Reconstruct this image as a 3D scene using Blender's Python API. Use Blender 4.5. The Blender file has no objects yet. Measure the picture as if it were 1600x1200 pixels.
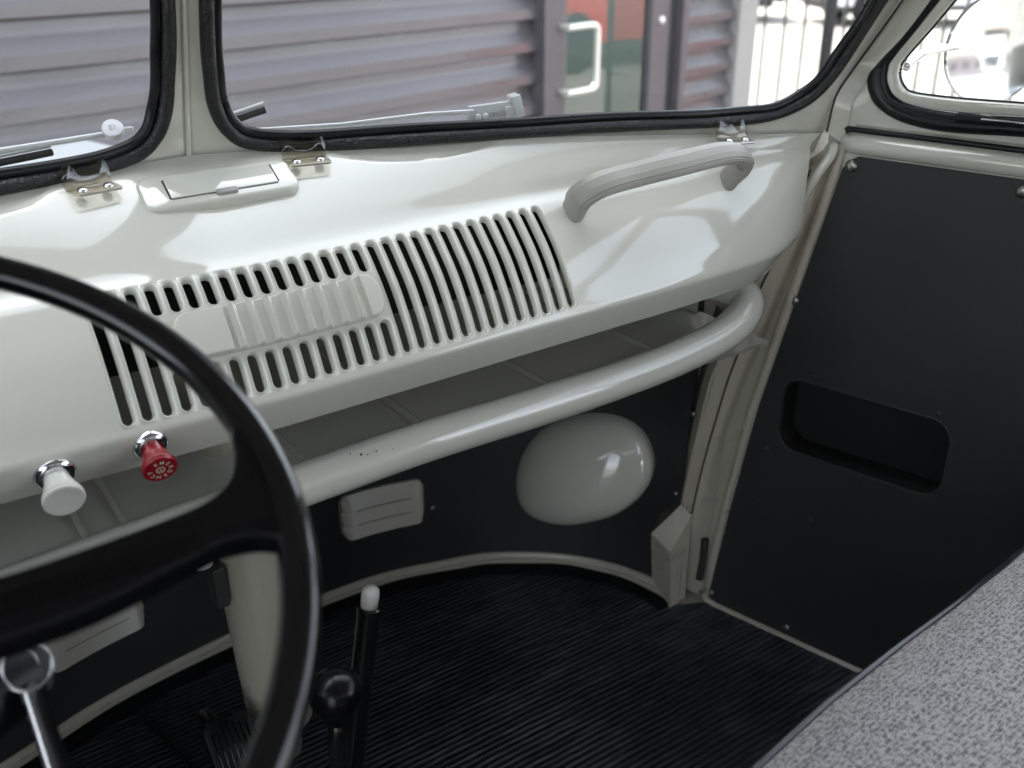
import bpy, math, random
from mathutils import Vector as V, Matrix
random.seed(7)
sc = bpy.context.scene
col = sc.collection
R = math.radians
# ---------------------------------------------------------------- camera, world, sun
CAM = V((-.29, 0, .985)); PSI = R(34.5); PIT = R(24.55)
fw = V((math.sin(PSI)*math.cos(PIT), math.cos(PSI)*math.cos(PIT), -math.sin(PIT)))
rt = V((math.cos(PSI), -math.sin(PSI), 0)); up = rt.cross(fw)
cd = bpy.data.cameras.new('camera'); cam = bpy.data.objects.new('camera', cd); col.objects.link(cam)
cam.matrix_world = Matrix(((rt.x, up.x, -fw.x, CAM.x), (rt.y, up.y, -fw.y, CAM.y), (rt.z, up.z, -fw.z, CAM.z), (0, 0, 0, 1)))
cd.sensor_width = 36; cd.lens = 34.99; cd.clip_start = .02; cd.clip_end = 600
cd.dof.use_dof = True; cd.dof.focus_distance = .98; cd.dof.aperture_fstop = 5.4
sc.camera = cam
w = bpy.data.worlds.new('World'); sc.world = w; w.use_nodes = True
nt = w.node_tree; bg = nt.nodes['Background']; sky = nt.nodes.new('ShaderNodeTexSky')
sky.sky_type = 'NISHITA'; sky.sun_disc = False
SUN_EL = R(50); SUN_AZ = R(-8)      # azimuth from +Y towards +X
sky.sun_elevation = SUN_EL; sky.sun_rotation = SUN_AZ; sky.dust_density = 3.0; sky.air_density = 1.0
hs = nt.nodes.new('ShaderNodeHueSaturation'); hs.inputs['Saturation'].default_value = .38; nt.links.new(sky.outputs[0], hs.inputs['Color']); nt.links.new(hs.outputs[0], bg.inputs[0]); bg.inputs[1].default_value = .15
sd = bpy.data.lights.new('sun', 'SUN'); sd.energy = 2.0; sd.angle = R(.55); sd.color = (1, .95, .87)
so = bpy.data.objects.new('sun', sd); col.objects.link(so)
sdir = V((math.sin(SUN_AZ)*math.cos(SUN_EL), math.cos(SUN_AZ)*math.cos(SUN_EL), math.sin(SUN_EL)))
so.rotation_euler = sdir.to_track_quat('Z', 'Y').to_euler(); so.location = (0, 0, 20)
vs = sc.view_settings; vs.view_transform = 'Standard'; vs.look = 'None'; vs.exposure = 2.75; vs.gamma = 1; vs.use_curve_mapping = False

# ---------------------------------------------------------------- materials
def mat(name, color, rough=.5, metal=0, coat=0, bump=None, var=None, trans=0, spec=None, rvar=None, sheen=0):
    """bump=(scale,strength,dist[,detail]); var=(scale,amount); rvar=(scale,amount)"""
    m = bpy.data.materials.new(name); m.use_nodes = True; n = m.node_tree.nodes; l = m.node_tree.links
    b = n['Principled BSDF']; b.inputs['Base Color'].default_value = (*color, 1); b.inputs['Roughness'].default_value = rough
    b.inputs['Metallic'].default_value = metal; b.inputs['Coat Weight'].default_value = coat; b.inputs['Coat Roughness'].default_value = .04
    if spec is not None: b.inputs['Specular IOR Level'].default_value = spec
    if trans: b.inputs['Transmission Weight'].default_value = trans
    if sheen: b.inputs['Sheen Weight'].default_value = sheen
    tc = n.new('ShaderNodeTexCoord')
    if var:
        t = n.new('ShaderNodeTexNoise'); t.inputs['Scale'].default_value = var[0]; t.inputs['Detail'].default_value = 6
        l.new(tc.outputs['Object'], t.inputs['Vector'])
        r = n.new('ShaderNodeMapRange'); r.inputs[1].default_value = .3; r.inputs[2].default_value = .7
        r.inputs[3].default_value = 1-var[1]; r.inputs[4].default_value = 1+var[1]; l.new(t.outputs[0], r.inputs[0])
        x = n.new('ShaderNodeVectorMath'); x.operation = 'SCALE'; x.inputs[0].default_value = color
        l.new(r.outputs[0], x.inputs['Scale']); l.new(x.outputs[0], b.inputs['Base Color'])
    if rvar:
        t = n.new('ShaderNodeTexNoise'); t.inputs['Scale'].default_value = rvar[0]; t.inputs['Detail'].default_value = 5
        l.new(tc.outputs['Object'], t.inputs['Vector'])
        r = n.new('ShaderNodeMapRange'); r.inputs[1].default_value = .35; r.inputs[2].default_value = .7
        r.inputs[3].default_value = max(.02, rough-rvar[1]); r.inputs[4].default_value = rough+rvar[1]
        l.new(t.outputs[0], r.inputs[0]); l.new(r.outputs[0], b.inputs['Roughness'])
    if bump:
        t = n.new('ShaderNodeTexNoise'); t.inputs['Scale'].default_value = bump[0]; t.inputs['Detail'].default_value = bump[3] if len(bump) > 3 else 3
        l.new(tc.outputs['Object'], t.inputs['Vector'])
        u = n.new('ShaderNodeBump'); u.inputs['Strength'].default_value = bump[1]; u.inputs['Distance'].default_value = bump[2]
        l.new(t.outputs[0], u.inputs['Height']); l.new(u.outputs[0], b.inputs['Normal'])
    return m
CREAM = (.64, .635, .56)
M = {}
M['cream'] = mat('cream_gloss_paint', CREAM, .10, coat=1, bump=(170, .02, .0015), var=(3.5, .02), rvar=(6, .03))
M['cream'].node_tree.nodes['Principled BSDF'].inputs['Coat IOR'].default_value = 1.52
M['cream_dull'] = mat('cream_satin_paint', (.46, .435, .355), .3, coat=.1, bump=(120, .1, .001), var=(9, .03), rvar=(14, .04))
M['seam'] = mat('dark_seam', (.02, .02, .018), .7)
M['panel'] = mat('charcoal_trim_board', (.029, .0285, .0295), .55, bump=(700, .35, .0005), var=(4, .16), rvar=(5, .12))
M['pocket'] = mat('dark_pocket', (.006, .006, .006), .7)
M['rubber'] = mat('smooth_black_rubber', (.007, .0075, .009), .34, spec=.35, bump=(60, .2, .001), rvar=(25, .1))
M['blackplastic'] = mat('glossy_black_plastic', (.004, .004, .005), .24, coat=.05, spec=.22, rvar=(12, .05))
M['rim'] = mat('polished_black_rim', (.003, .003, .004), .13, coat=.45, spec=.3, rvar=(9, .05))
M['blackpaint'] = mat('black_enamel', (.006, .006, .006), .18, coat=.5)
M['chrome'] = mat('chrome', (.72, .72, .74), .12, metal=1, rvar=(30, .05))
M['alu'] = mat('satin_aluminium', (.75, .75, .76), .33, metal=1, rvar=(40, .1))
M['silverpaint'] = mat('silver_wiper_paint', (.58, .58, .59), .4, metal=.25)
M['grey'] = mat('warm_grey_plastic', (.36, .35, .315), .42, bump=(500, .1, .0003), rvar=(20, .06))
M['whiteplastic'] = mat('ivory_plastic', (.70, .70, .64), .3, coat=.2, var=(60, .03))
M['red'] = mat('red_plastic', (.30, .008, .014), .22, coat=.5)
M['ink'] = mat('cream_lettering', (.72, .62, .5), .5)
M['headliner'] = mat('cream_headliner', (.46, .445, .405), .7)
M['screw'] = mat('screw_metal', (.35, .34, .32), .3, metal=1)

def leather():
    m = mat('grained_black_rubber', (.006, .006, .0065), .30, spec=.5); n = m.node_tree.nodes; l = m.node_tree.links; b = n['Principled BSDF']
    tc = n.new('ShaderNodeTexCoord'); v = n.new('ShaderNodeTexVoronoi'); v.inputs['Scale'].default_value = 430; v.feature = 'DISTANCE_TO_EDGE'
    ns = n.new('ShaderNodeTexNoise'); ns.inputs['Scale'].default_value = 240
    ad = n.new('ShaderNodeMath'); ad.operation = 'ADD'
    l.new(tc.outputs['Object'], v.inputs['Vector']); l.new(tc.outputs['Object'], ns.inputs['Vector'])
    l.new(v.outputs['Distance'], ad.inputs[0]); l.new(ns.outputs[0], ad.inputs[1])
    u = n.new('ShaderNodeBump'); u.inputs['Strength'].default_value = .55; u.inputs['Distance'].default_value = .0016
    l.new(ad.outputs[0], u.inputs['Height']); l.new(u.outputs[0], b.inputs['Normal']); return m
M['leather'] = leather()

def glass(name, tint=(1, 1, 1), ior=1.45, rough=0.0):
    m = bpy.data.materials.new(name); m.use_nodes = True; n = m.node_tree.nodes; l = m.node_tree.links
    n.remove(n['Principled BSDF']); o = n['Material Output']
    t = n.new('ShaderNodeBsdfTransparent'); t.inputs[0].default_value = (*tint, 1)
    g = n.new('ShaderNodeBsdfGlossy'); g.inputs['Roughness'].default_value = rough
    f = n.new('ShaderNodeFresnel'); f.inputs[0].default_value = ior; x = n.new('ShaderNodeMixShader')
    ge = n.new('ShaderNodeNewGeometry'); iv = n.new('ShaderNodeMath'); iv.operation = 'SUBTRACT'; iv.inputs[0].default_value = 1; l.new(ge.outputs['Backfacing'], iv.inputs[1])
    mu = n.new('ShaderNodeMath'); mu.operation = 'MULTIPLY'; l.new(f.outputs[0], mu.inputs[0]); l.new(iv.outputs[0], mu.inputs[1]); l.new(mu.outputs[0], x.inputs[0]); l.new(t.outputs[0], x.inputs[1]); l.new(g.outputs[0], x.inputs[2]); l.new(x.outputs[0], o.inputs[0])
    return m
M['glass'] = glass('window_glass', (.97, .985, .975))
M['clear'] = glass('smoky_clear_plastic', (.82, .80, .75), 1.8, .04)
M['doorglass'] = glass('door_glass', (.72, .77, .75), 1.9)
M['carglass'] = mat('car_glass', (.02, .025, .03), .05, coat=.5)

def matmat():
    m = mat('ribbed_rubber_mat', (.016, .017, .021), .38); n = m.node_tree.nodes; l = m.node_tree.links; b = n['Principled BSDF']
    tc = n.new('ShaderNodeTexCoord'); wv = n.new('ShaderNodeTexWave'); wv.wave_type = 'BANDS'; wv.bands_direction = 'Y'; wv.inputs['Scale'].default_value = 33
    wv.inputs['Distortion'].default_value = 1.4; wv.inputs['Detail Scale'].default_value = .6; wv.inputs['Detail'].default_value = 3
    ns = n.new('ShaderNodeTexNoise'); ns.inputs['Scale'].default_value = 5; ns.inputs['Detail'].default_value = 8
    mp = n.new('ShaderNodeMapping'); mp.inputs['Scale'].default_value = (14, 90, 1)
    n2 = n.new('ShaderNodeTexNoise'); n2.inputs['Scale'].default_value = 1; n2.inputs['Detail'].default_value = 4
    for a in (wv, ns, mp): l.new(tc.outputs['Object'], a.inputs['Vector'])
    l.new(mp.outputs[0], n2.inputs['Vector'])
    u = n.new('ShaderNodeBump'); u.inputs['Strength'].default_value = .75; u.inputs['Distance'].default_value = .003
    l.new(wv.outputs['Fac'], u.inputs['Height'])
    u2 = n.new('ShaderNodeBump'); u2.inputs['Strength'].default_value = .5; u2.inputs['Distance'].default_value = .02
    l.new(ns.outputs[0], u2.inputs['Height']); l.new(u.outputs[0], u2.inputs['Normal']); l.new(u2.outputs[0], b.inputs['Normal'])
    mu = n.new('ShaderNodeMath'); mu.operation = 'MULTIPLY'; l.new(ns.outputs[0], mu.inputs[0]); l.new(n2.outputs[0], mu.inputs[1])
    r = n.new('ShaderNodeMapRange'); r.inputs[1].default_value = .15; r.inputs[2].default_value = .42; r.inputs[3].default_value = .55; r.inputs[4].default_value = .26
    l.new(mu.outputs[0], r.inputs[0]); l.new(r.outputs[0], b.inputs['Roughness'])
    cr = n.new('ShaderNodeValToRGB'); cr.color_ramp.elements[0].position = .2; cr.color_ramp.elements[0].color = (.012, .0135, .017, 1)
    cr.color_ramp.elements[1].position = .5; cr.color_ramp.elements[1].color = (.075, .083, .108, 1)
    l.new(mu.outputs[0], cr.inputs[0]); l.new(cr.outputs[0], b.inputs['Base Color']); return m
M['mat'] = matmat()

def tweed():
    m = mat('grey_tweed_cloth', (.4, .4, .4), .85, sheen=.2); n = m.node_tree.nodes; l = m.node_tree.links; b = n['Principled BSDF']
    tc = n.new('ShaderNodeTexCoord')
    mp = n.new('ShaderNodeMapping'); mp.inputs['Rotation'].default_value = (0, 0, R(-5)); l.new(tc.outputs['Object'], mp.inputs['Vector'])
    br = n.new('ShaderNodeTexBrick'); br.inputs['Scale'].default_value = 1; br.inputs['Brick Width'].default_value = .0026; br.inputs['Row Height'].default_value = .00225
    br.inputs['Mortar Size'].default_value = .00042; br.inputs['Mortar Smooth'].default_value = .6; br.offset = .5
    br.inputs['Color1'].default_value = (.010, .012, .026, 1); br.inputs['Color2'].default_value = (.08, .083, .11, 1); br.inputs['Mortar'].default_value = (.74, .73, .70, 1)
    l.new(mp.outputs[0], br.inputs['Vector'])
    wv = n.new('ShaderNodeTexWave'); wv.bands_direction = 'Y'; wv.inputs['Scale'].default_value = 69.8; wv.inputs['Distortion'].default_value = .5
    l.new(mp.outputs[0], wv.inputs['Vector'])
    nz = n.new('ShaderNodeTexNoise'); nz.inputs['Scale'].default_value = 330; nz.inputs['Detail'].default_value = 2; l.new(tc.outputs['Object'], nz.inputs['Vector'])
    cr = n.new('ShaderNodeValToRGB'); cr.color_ramp.elements[0].position = .42; cr.color_ramp.elements[0].color = (0, 0, 0, 1)
    cr.color_ramp.elements[1].position = .62; cr.color_ramp.elements[1].color = (1, 1, 1, 1); l.new(nz.outputs[0], cr.inputs[0])
    mx = n.new('ShaderNodeMix'); mx.data_type = 'RGBA'; mx.inputs['B'].default_value = (.62, .615, .60, 1)
    mm = n.new('ShaderNodeMath'); mm.operation = 'MULTIPLY'; l.new(cr.outputs[0], mm.inputs[0]); mm.inputs[1].default_value = .15
    vo = n.new('ShaderNodeTexVoronoi'); vo.inputs['Scale'].default_value = 1; m3 = n.new('ShaderNodeMapping'); m3.inputs['Scale'].default_value = (560, 760, 500); m3.inputs['Rotation'].default_value = (0, 0, R(-5))
    l.new(tc.outputs['Object'], m3.inputs['Vector']); l.new(m3.outputs[0], vo.inputs['Vector'])
    sx = n.new('ShaderNodeSeparateColor'); l.new(vo.outputs['Color'], sx.inputs[0])
    c3 = n.new('ShaderNodeValToRGB'); c3.color_ramp.elements[0].position = .40; c3.color_ramp.elements[0].color = (.008, .010, .022, 1); c3.color_ramp.elements[1].position = .50; c3.color_ramp.elements[1].color = (.88, .87, .85, 1)
    l.new(sx.outputs[0], c3.inputs[0]); m4 = n.new('ShaderNodeMix'); m4.data_type = 'RGBA'; m4.inputs['Factor'].default_value = .60
    l.new(br.outputs['Color'], m4.inputs['A']); l.new(c3.outputs[0], m4.inputs['B'])
    l.new(mm.outputs[0], mx.inputs['Factor']); l.new(m4.outputs['Result'], mx.inputs['A'])
    mx2 = n.new('ShaderNodeMix'); mx2.data_type = 'RGBA'; mx2.inputs['B'].default_value = (.78, .775, .76, 1)
    pw = n.new('ShaderNodeMath'); pw.operation = 'POWER'; pw.inputs[1].default_value = 4; l.new(wv.outputs['Fac'], pw.inputs[0])
    p2 = n.new('ShaderNodeMath'); p2.operation = 'MULTIPLY'; p2.inputs[1].default_value = .62; l.new(pw.outputs[0], p2.inputs[0])
    l.new(p2.outputs[0], mx2.inputs['Factor']); l.new(mx.outputs['Result'], mx2.inputs['A']); l.new(mx2.outputs['Result'], b.inputs['Base Color'])
    u = n.new('ShaderNodeBump'); u.inputs['Strength'].default_value = .5; u.inputs['Distance'].default_value = .0008
    l.new(br.outputs['Fac'], u.inputs['Height']); l.new(u.outputs[0], b.inputs['Normal']); return m
M['tweed'] = tweed()

# ---------------------------------------------------------------- helpers
def tag(o, label=None, cat=None, group=None, kind=None):
    for k, v in (('label', label), ('category', cat), ('group', group), ('kind', kind)):
        if v: o[k] = v
    return o
def empty(name, loc=(0, 0, 0)):
    o = bpy.data.objects.new(name, None); o.location = loc; o.empty_display_size = .1; col.objects.link(o); return o
class MB:
    def __init__(s): s.v = []; s.f = []; s.fs = []
    def add(s, vs, fs, flat=False):
        k = len(s.v); s.v += [tuple(p) for p in vs]; s.f += [tuple(i+k for i in q) for q in fs]; s.fs += [not flat]*len(fs); return s
    def build(s, name, m, parent=None, merge=0, bevel=0, seg=2, autos=35, loc=None, recalc=True):
        me = bpy.data.meshes.new(name)
        vv = s.v
        if loc is not None: vv = [(a-loc[0], b-loc[1], c-loc[2]) for a, b, c in vv]
        me.from_pydata(vv, [], s.f)
        for p, q in zip(me.polygons, s.fs): p.use_smooth = q
        if merge or recalc:
            import bmesh
            b = bmesh.new(); b.from_mesh(me)
            if merge: bmesh.ops.remove_doubles(b, verts=b.verts, dist=merge)
            if recalc: bmesh.ops.recalc_face_normals(b, faces=b.faces)
            b.to_mesh(me); b.free()
        if autos:
            try: me.set_sharp_from_angle(angle=R(autos))
            except Exception: pass
        me.materials.append(M[m] if isinstance(m, str) else m)
        o = bpy.data.objects.new(name, me); col.objects.link(o)
        if loc is not None: o.location = loc
        if parent:
            o.parent = parent
        if bevel:
            bv = o.modifiers.new('bevel', 'BEVEL'); bv.width = bevel; bv.segments = seg; bv.limit_method = 'ANGLE'; bv.angle_limit = R(40)
        return o
def box(mb, c, s, rot=None):
    c = V(c); pts = []
    for z in (-1, 1):
        for x, y in ((-1, -1), (1, -1), (1, 1), (-1, 1)):
            p = V((x*s[0]/2, y*s[1]/2, z*s[2]/2)); pts.append(c+(rot @ p if rot else p))
    mb.add(pts, [(3, 2, 1, 0), (4, 5, 6, 7), (0, 1, 5, 4), (1, 2, 6, 5), (2, 3, 7, 6), (3, 0, 4, 7)], True); return mb
def cr(pts, n, closed=False):
    """Catmull-Rom resample of a polyline"""
    P = [V(p) for p in pts]; out = []; N = len(P)
    segs = N if closed else N-1
    for i in range(segs):
        if closed: a, b, c, d = P[(i-1) % N], P[i], P[(i+1) % N], P[(i+2) % N]
        else: b, c = P[i], P[i+1]; a = P[i-1] if i else b*2-c; d = P[i+2] if i+2 < N else c*2-b
        for k in range(n):
            t = k/n
            out.append(.5*((2*b)+(c-a)*t+(2*a-5*b+4*c-d)*t*t+(3*b-a-3*c+d)*t**3))
    if not closed: out.append(P[-1].copy())
    return out
def tube(mb, path, r, n=12, closed=False, upv=(0, 0, 1), caps=True, ry=None, prof=None):
    """r (and ry) number or function of t; prof = list of (a,b) for a section"""
    P = [V(p) for p in path]; N = len(P); rings = []; upv = V(upv); prev = None
    for i, p in enumerate(P):
        if closed: t = P[(i+1) % N]-P[i-1]
        else: t = P[min(i+1, N-1)]-P[max(i-1, 0)]
        t.normalize(); a = upv.cross(t)
        if a.length < 1e-3: a = prev if prev else V((1, 0, 0)).cross(t)
        a.normalize(); b = t.cross(a); prev = a
        u = i/max(1, N-1); rr = r(u) if callable(r) else r; r2 = (ry(u) if callable(ry) else ry) if ry is not None else rr
        if prof: rings.append([p+a*x*rr+b*y*r2 for x, y in prof])
        else: rings.append([p+a*math.cos(2*math.pi*k/n)*rr+b*math.sin(2*math.pi*k/n)*r2 for k in range(n)])
    n = len(rings[0]); vs = [q for g in rings for q in g]; fs = []
    for i in range(N if closed else N-1):
        j = (i+1) % N
        for k in range(n): fs.append((i*n+k, i*n+(k+1) % n, j*n+(k+1) % n, j*n+k))
    if not closed and caps: fs += [tuple(range(n))[::-1], tuple(range((N-1)*n, N*n))]
    mb.add(vs, fs); return mb
def lathe(mb, prof, org, axis, n=32):
    """prof: (radius, height)"""
    ax = V(axis).normalized(); a = ax.orthogonal().normalized(); b = ax.cross(a); org = V(org); vs = []; fs = []
    for r, h in prof:
        vs += [org+ax*h+(a*math.cos(2*math.pi*k/n)+b*math.sin(2*math.pi*k/n))*max(r, 1e-5) for k in range(n)]
    for i in range(len(prof)-1):
        for k in range(n): fs.append((i*n+k, i*n+(k+1) % n, (i+1)*n+(k+1) % n, (i+1)*n+k))
    fs += [tuple(range(n))[::-1], tuple(range((len(prof)-1)*n, len(prof)*n))]
    mb.add(vs, fs); return mb
def strip(mb, A, B, off=None):
    """skin between two equal polylines; off = thickness vector closes it into a solid"""
    n = len(A); vs = [V(p) for p in A]+[V(p) for p in B]; fs = [(i, i+1, n+i+1, n+i) for i in range(n-1)]
    if off is not None:
        o = V(off); vs += [p+o for p in vs[:2*n]]
        fs += [(2*n+i, 3*n+i, 3*n+i+1, 2*n+i+1) for i in range(n-1)]
        fs += [(i, 2*n+i, 2*n+i+1, i+1) for i in range(n-1)]+[(n+i, n+i+1, 3*n+i+1, 3*n+i) for i in range(n-1)]
        fs += [(0, n, 3*n, 2*n), (n-1, 3*n-1, 4*n-1, 2*n-1)]
    mb.add(vs, fs); return mb
def plate(mb, outline, fr, h0, h1, bev=0, steps=2):
    """prism of 2D outline in frame fr(a,b,h)->V, bevelled at h1"""
    n = len(outline); cx = sum(p[0] for p in outline)/n; cy = sum(p[1] for p in outline)/n
    rings = [(outline, h0)]
    def inset(o, d):
        res = []
        for i in range(n):
            p0, p, p1 = V(o[i-1]).to_2d(), V(o[i]).to_2d(), V(o[(i+1) % n]).to_2d()
            t = (p1-p0); t = t.normalized() if t.length > 1e-9 else V((1, 0)); nn = V((-t.y, t.x))
            res.append((p.x+nn.x*d, p.y+nn.y*d))
        return res
    area = sum(outline[i-1][0]*outline[i][1]-outline[i][0]*outline[i-1][1] for i in range(n))
    sg = 1 if area > 0 else -1
    s = 1 if h1 > h0 else -1
    if bev:
        for k in range(steps+1):
            a = math.pi/2*k/steps; rings.append((inset([(*p, 0) for p in outline], sg*bev*(1-math.cos(a))), h1-s*bev*(1-math.sin(a))))
    else: rings.append((outline, h1))
    vs = [fr(x, y, h) for o, h in rings for x, y in o]; fs = []
    for i in range(len(rings)-1):
        for k in range(n): fs.append((i*n+k, i*n+(k+1) % n, (i+1)*n+(k+1) % n, (i+1)*n+k))
    fs += [tuple(range(n))[::-1], tuple(range((len(rings)-1)*n, len(rings)*n))]
    mb.add(vs, fs); return mb
def rrect(x0, x1, y0, y1, r, n=6):
    o = []
    for cx, cy, a0 in ((x1-r, y1-r, 0), (x0+r, y1-r, 90), (x0+r, y0+r, 180), (x1-r, y0+r, 270)):
        for k in range(n+1):
            a = R(a0+90*k/n); o.append((cx+r*math.cos(a), cy+r*math.sin(a)))
    return o
def interp(tab, x):
    if x <= tab[0][0]: return tab[0][1]
    for (a, p), (b, q) in zip(tab, tab[1:]):
        if x <= b: return p+(q-p)*(x-a)/(b-a)
    return tab[-1][1]
def sm(t): t = max(0, min(1, t)); return t*t*(3-2*t)
def dome(mb, c, n, r, h, seg=14):
    lathe(mb, [(r, 0), (r*.98, h*.35), (r*.8, h*.75), (r*.4, h*.97), (0, h)], c, n, seg); return mb

#@@DASH
# ---------------------------------------------------------------- dashboard surface
def yback(x): return .975-.232*abs(x)
def base_prof(x):
    """control points (y,z) of the dashboard section at x"""
    ax = x if x > 0 else -x*.9
    t_ = max(0, (ax-.30)/.40); k = t_*t_*1.3/(t_+.3)
    zl = .582+.028*x if x > 0 else .582
    yb = yback(x)-.004; zb = .787-.030*min(1.1, (abs(x)/.69))**2
    t2 = max(0, (ax-.42)/.28); e = t2*t2
    P = [(.800, zl-.004), (.776, zl-.004), (.770, zl+.001), (.7585, zl+.026), (.7575, zl+.0335), (.762, zl+.0405), (.7755, zl+.064), (.795, zl+.092), (.812, zl+.1105), (.830, zl+.1275), (.849, zl+.1383)]
    Q = []
    for i, (y, z) in enumerate(P):
        y2 = y+.016*e*(1-i/12)-(.52*k*(y-.7575) if i > 4 else 0)
        z2 = z+(.004*k if i > 4 else 0)
        Q.append((y2, z2))
    y0, z0 = Q[-1]
    for t in (.25, .5, .75, 1.0):
        z = z0+(zb-z0)*t+.004*math.sin(math.pi*t)*(1-k)+.006*math.sin(math.pi*t)*k
        Q.append((y0+(yb-y0)*t, z))
    return Q
NP = 15
_cache = {}
def spl(x):
    key = round(x, 5)
    if key in _cache: return _cache[key]
    P = base_prof(x); out = []
    for i in range(NP-1):
        b, c = P[i], P[i+1]; a = P[i-1] if i else b; d = P[i+2] if i+2 < NP else c
        out.append((a, b, c, d))
    _cache[key] = out; return out
def prof(x, s):
    """s in control index units 0..14"""
    s = max(0, min(NP-1-1e-6, s)); i = int(s); t = s-i; a, b, c, d = spl(x)[i]; r = []
    for j in (0, 1):
        r.append(.5*((2*b[j])+(c[j]-a[j])*t+(2*a[j]-5*b[j]+4*c[j]-d[j])*t*t+(3*b[j]-a[j]-3*c[j]+d[j])*t**3))
    return r
KX = [(0, .75), (2, .77), (4, .86), (7, .93), (10, 1.02), (12, 1.10), (14, 1.15)]
def dash0(x, s):
    xx = x
    if x > .45:
        xx = x+(.80+.35*max(0, s-1)/13-1)*(x-.45)**2/.25
    y, z = prof(x, s)
    if x > .60: y += .020*((x-.60)/.10)**2.2*max(0, 1-s/13)
    # shallow demister scoop in the top, close to the glass
    if s > 12:
        for x0, x1 in ((.125, .305), (-.33, -.13)):
            if x0 < x < x1:
                u = (x-x0)/(x1-x0); wdt = math.sin(math.pi*u)**.45
                q = (s-14+1.25*wdt)/(1.25*max(wdt, .05))
                if q > 0: z -= .0055*sm(q/.3)*wdt
    return V((xx, y, z))
def dashN(x, s):
    e = 1e-3
    a = dash0(x+e, s)-dash0(x-e, s); s0 = max(.02, min(NP-1.02, s)); b = dash0(x, s0+.02)-dash0(x, s0-.02)
    n = b.cross(a); n.normalize()
    if n.y > 0 and n.z < 0: n = -n
    if n.z < 0 and abs(n.y) < .3: n = -n
    if n.y > .2: n = -n
    return n
def dashP(x, s, h=0):
    p = dash0(x, s)
    return p+dashN(x, s)*h if h else p
#@@END
VAN = tag(empty('van', (0, 0, -.5)), 'vintage van cab interior in glossy cream paint with charcoal trim boards and black steering wheel', 'van')
bpy.context.view_layer.update()
def part(o):        # parent to the van keeping world coordinates
    o.parent = VAN; o.matrix_parent_inverse = Matrix.Translation((0, 0, .5)); return o
def sub(o, p):
    o.parent = p; o.matrix_parent_inverse = Matrix.Identity(4); return o

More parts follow.
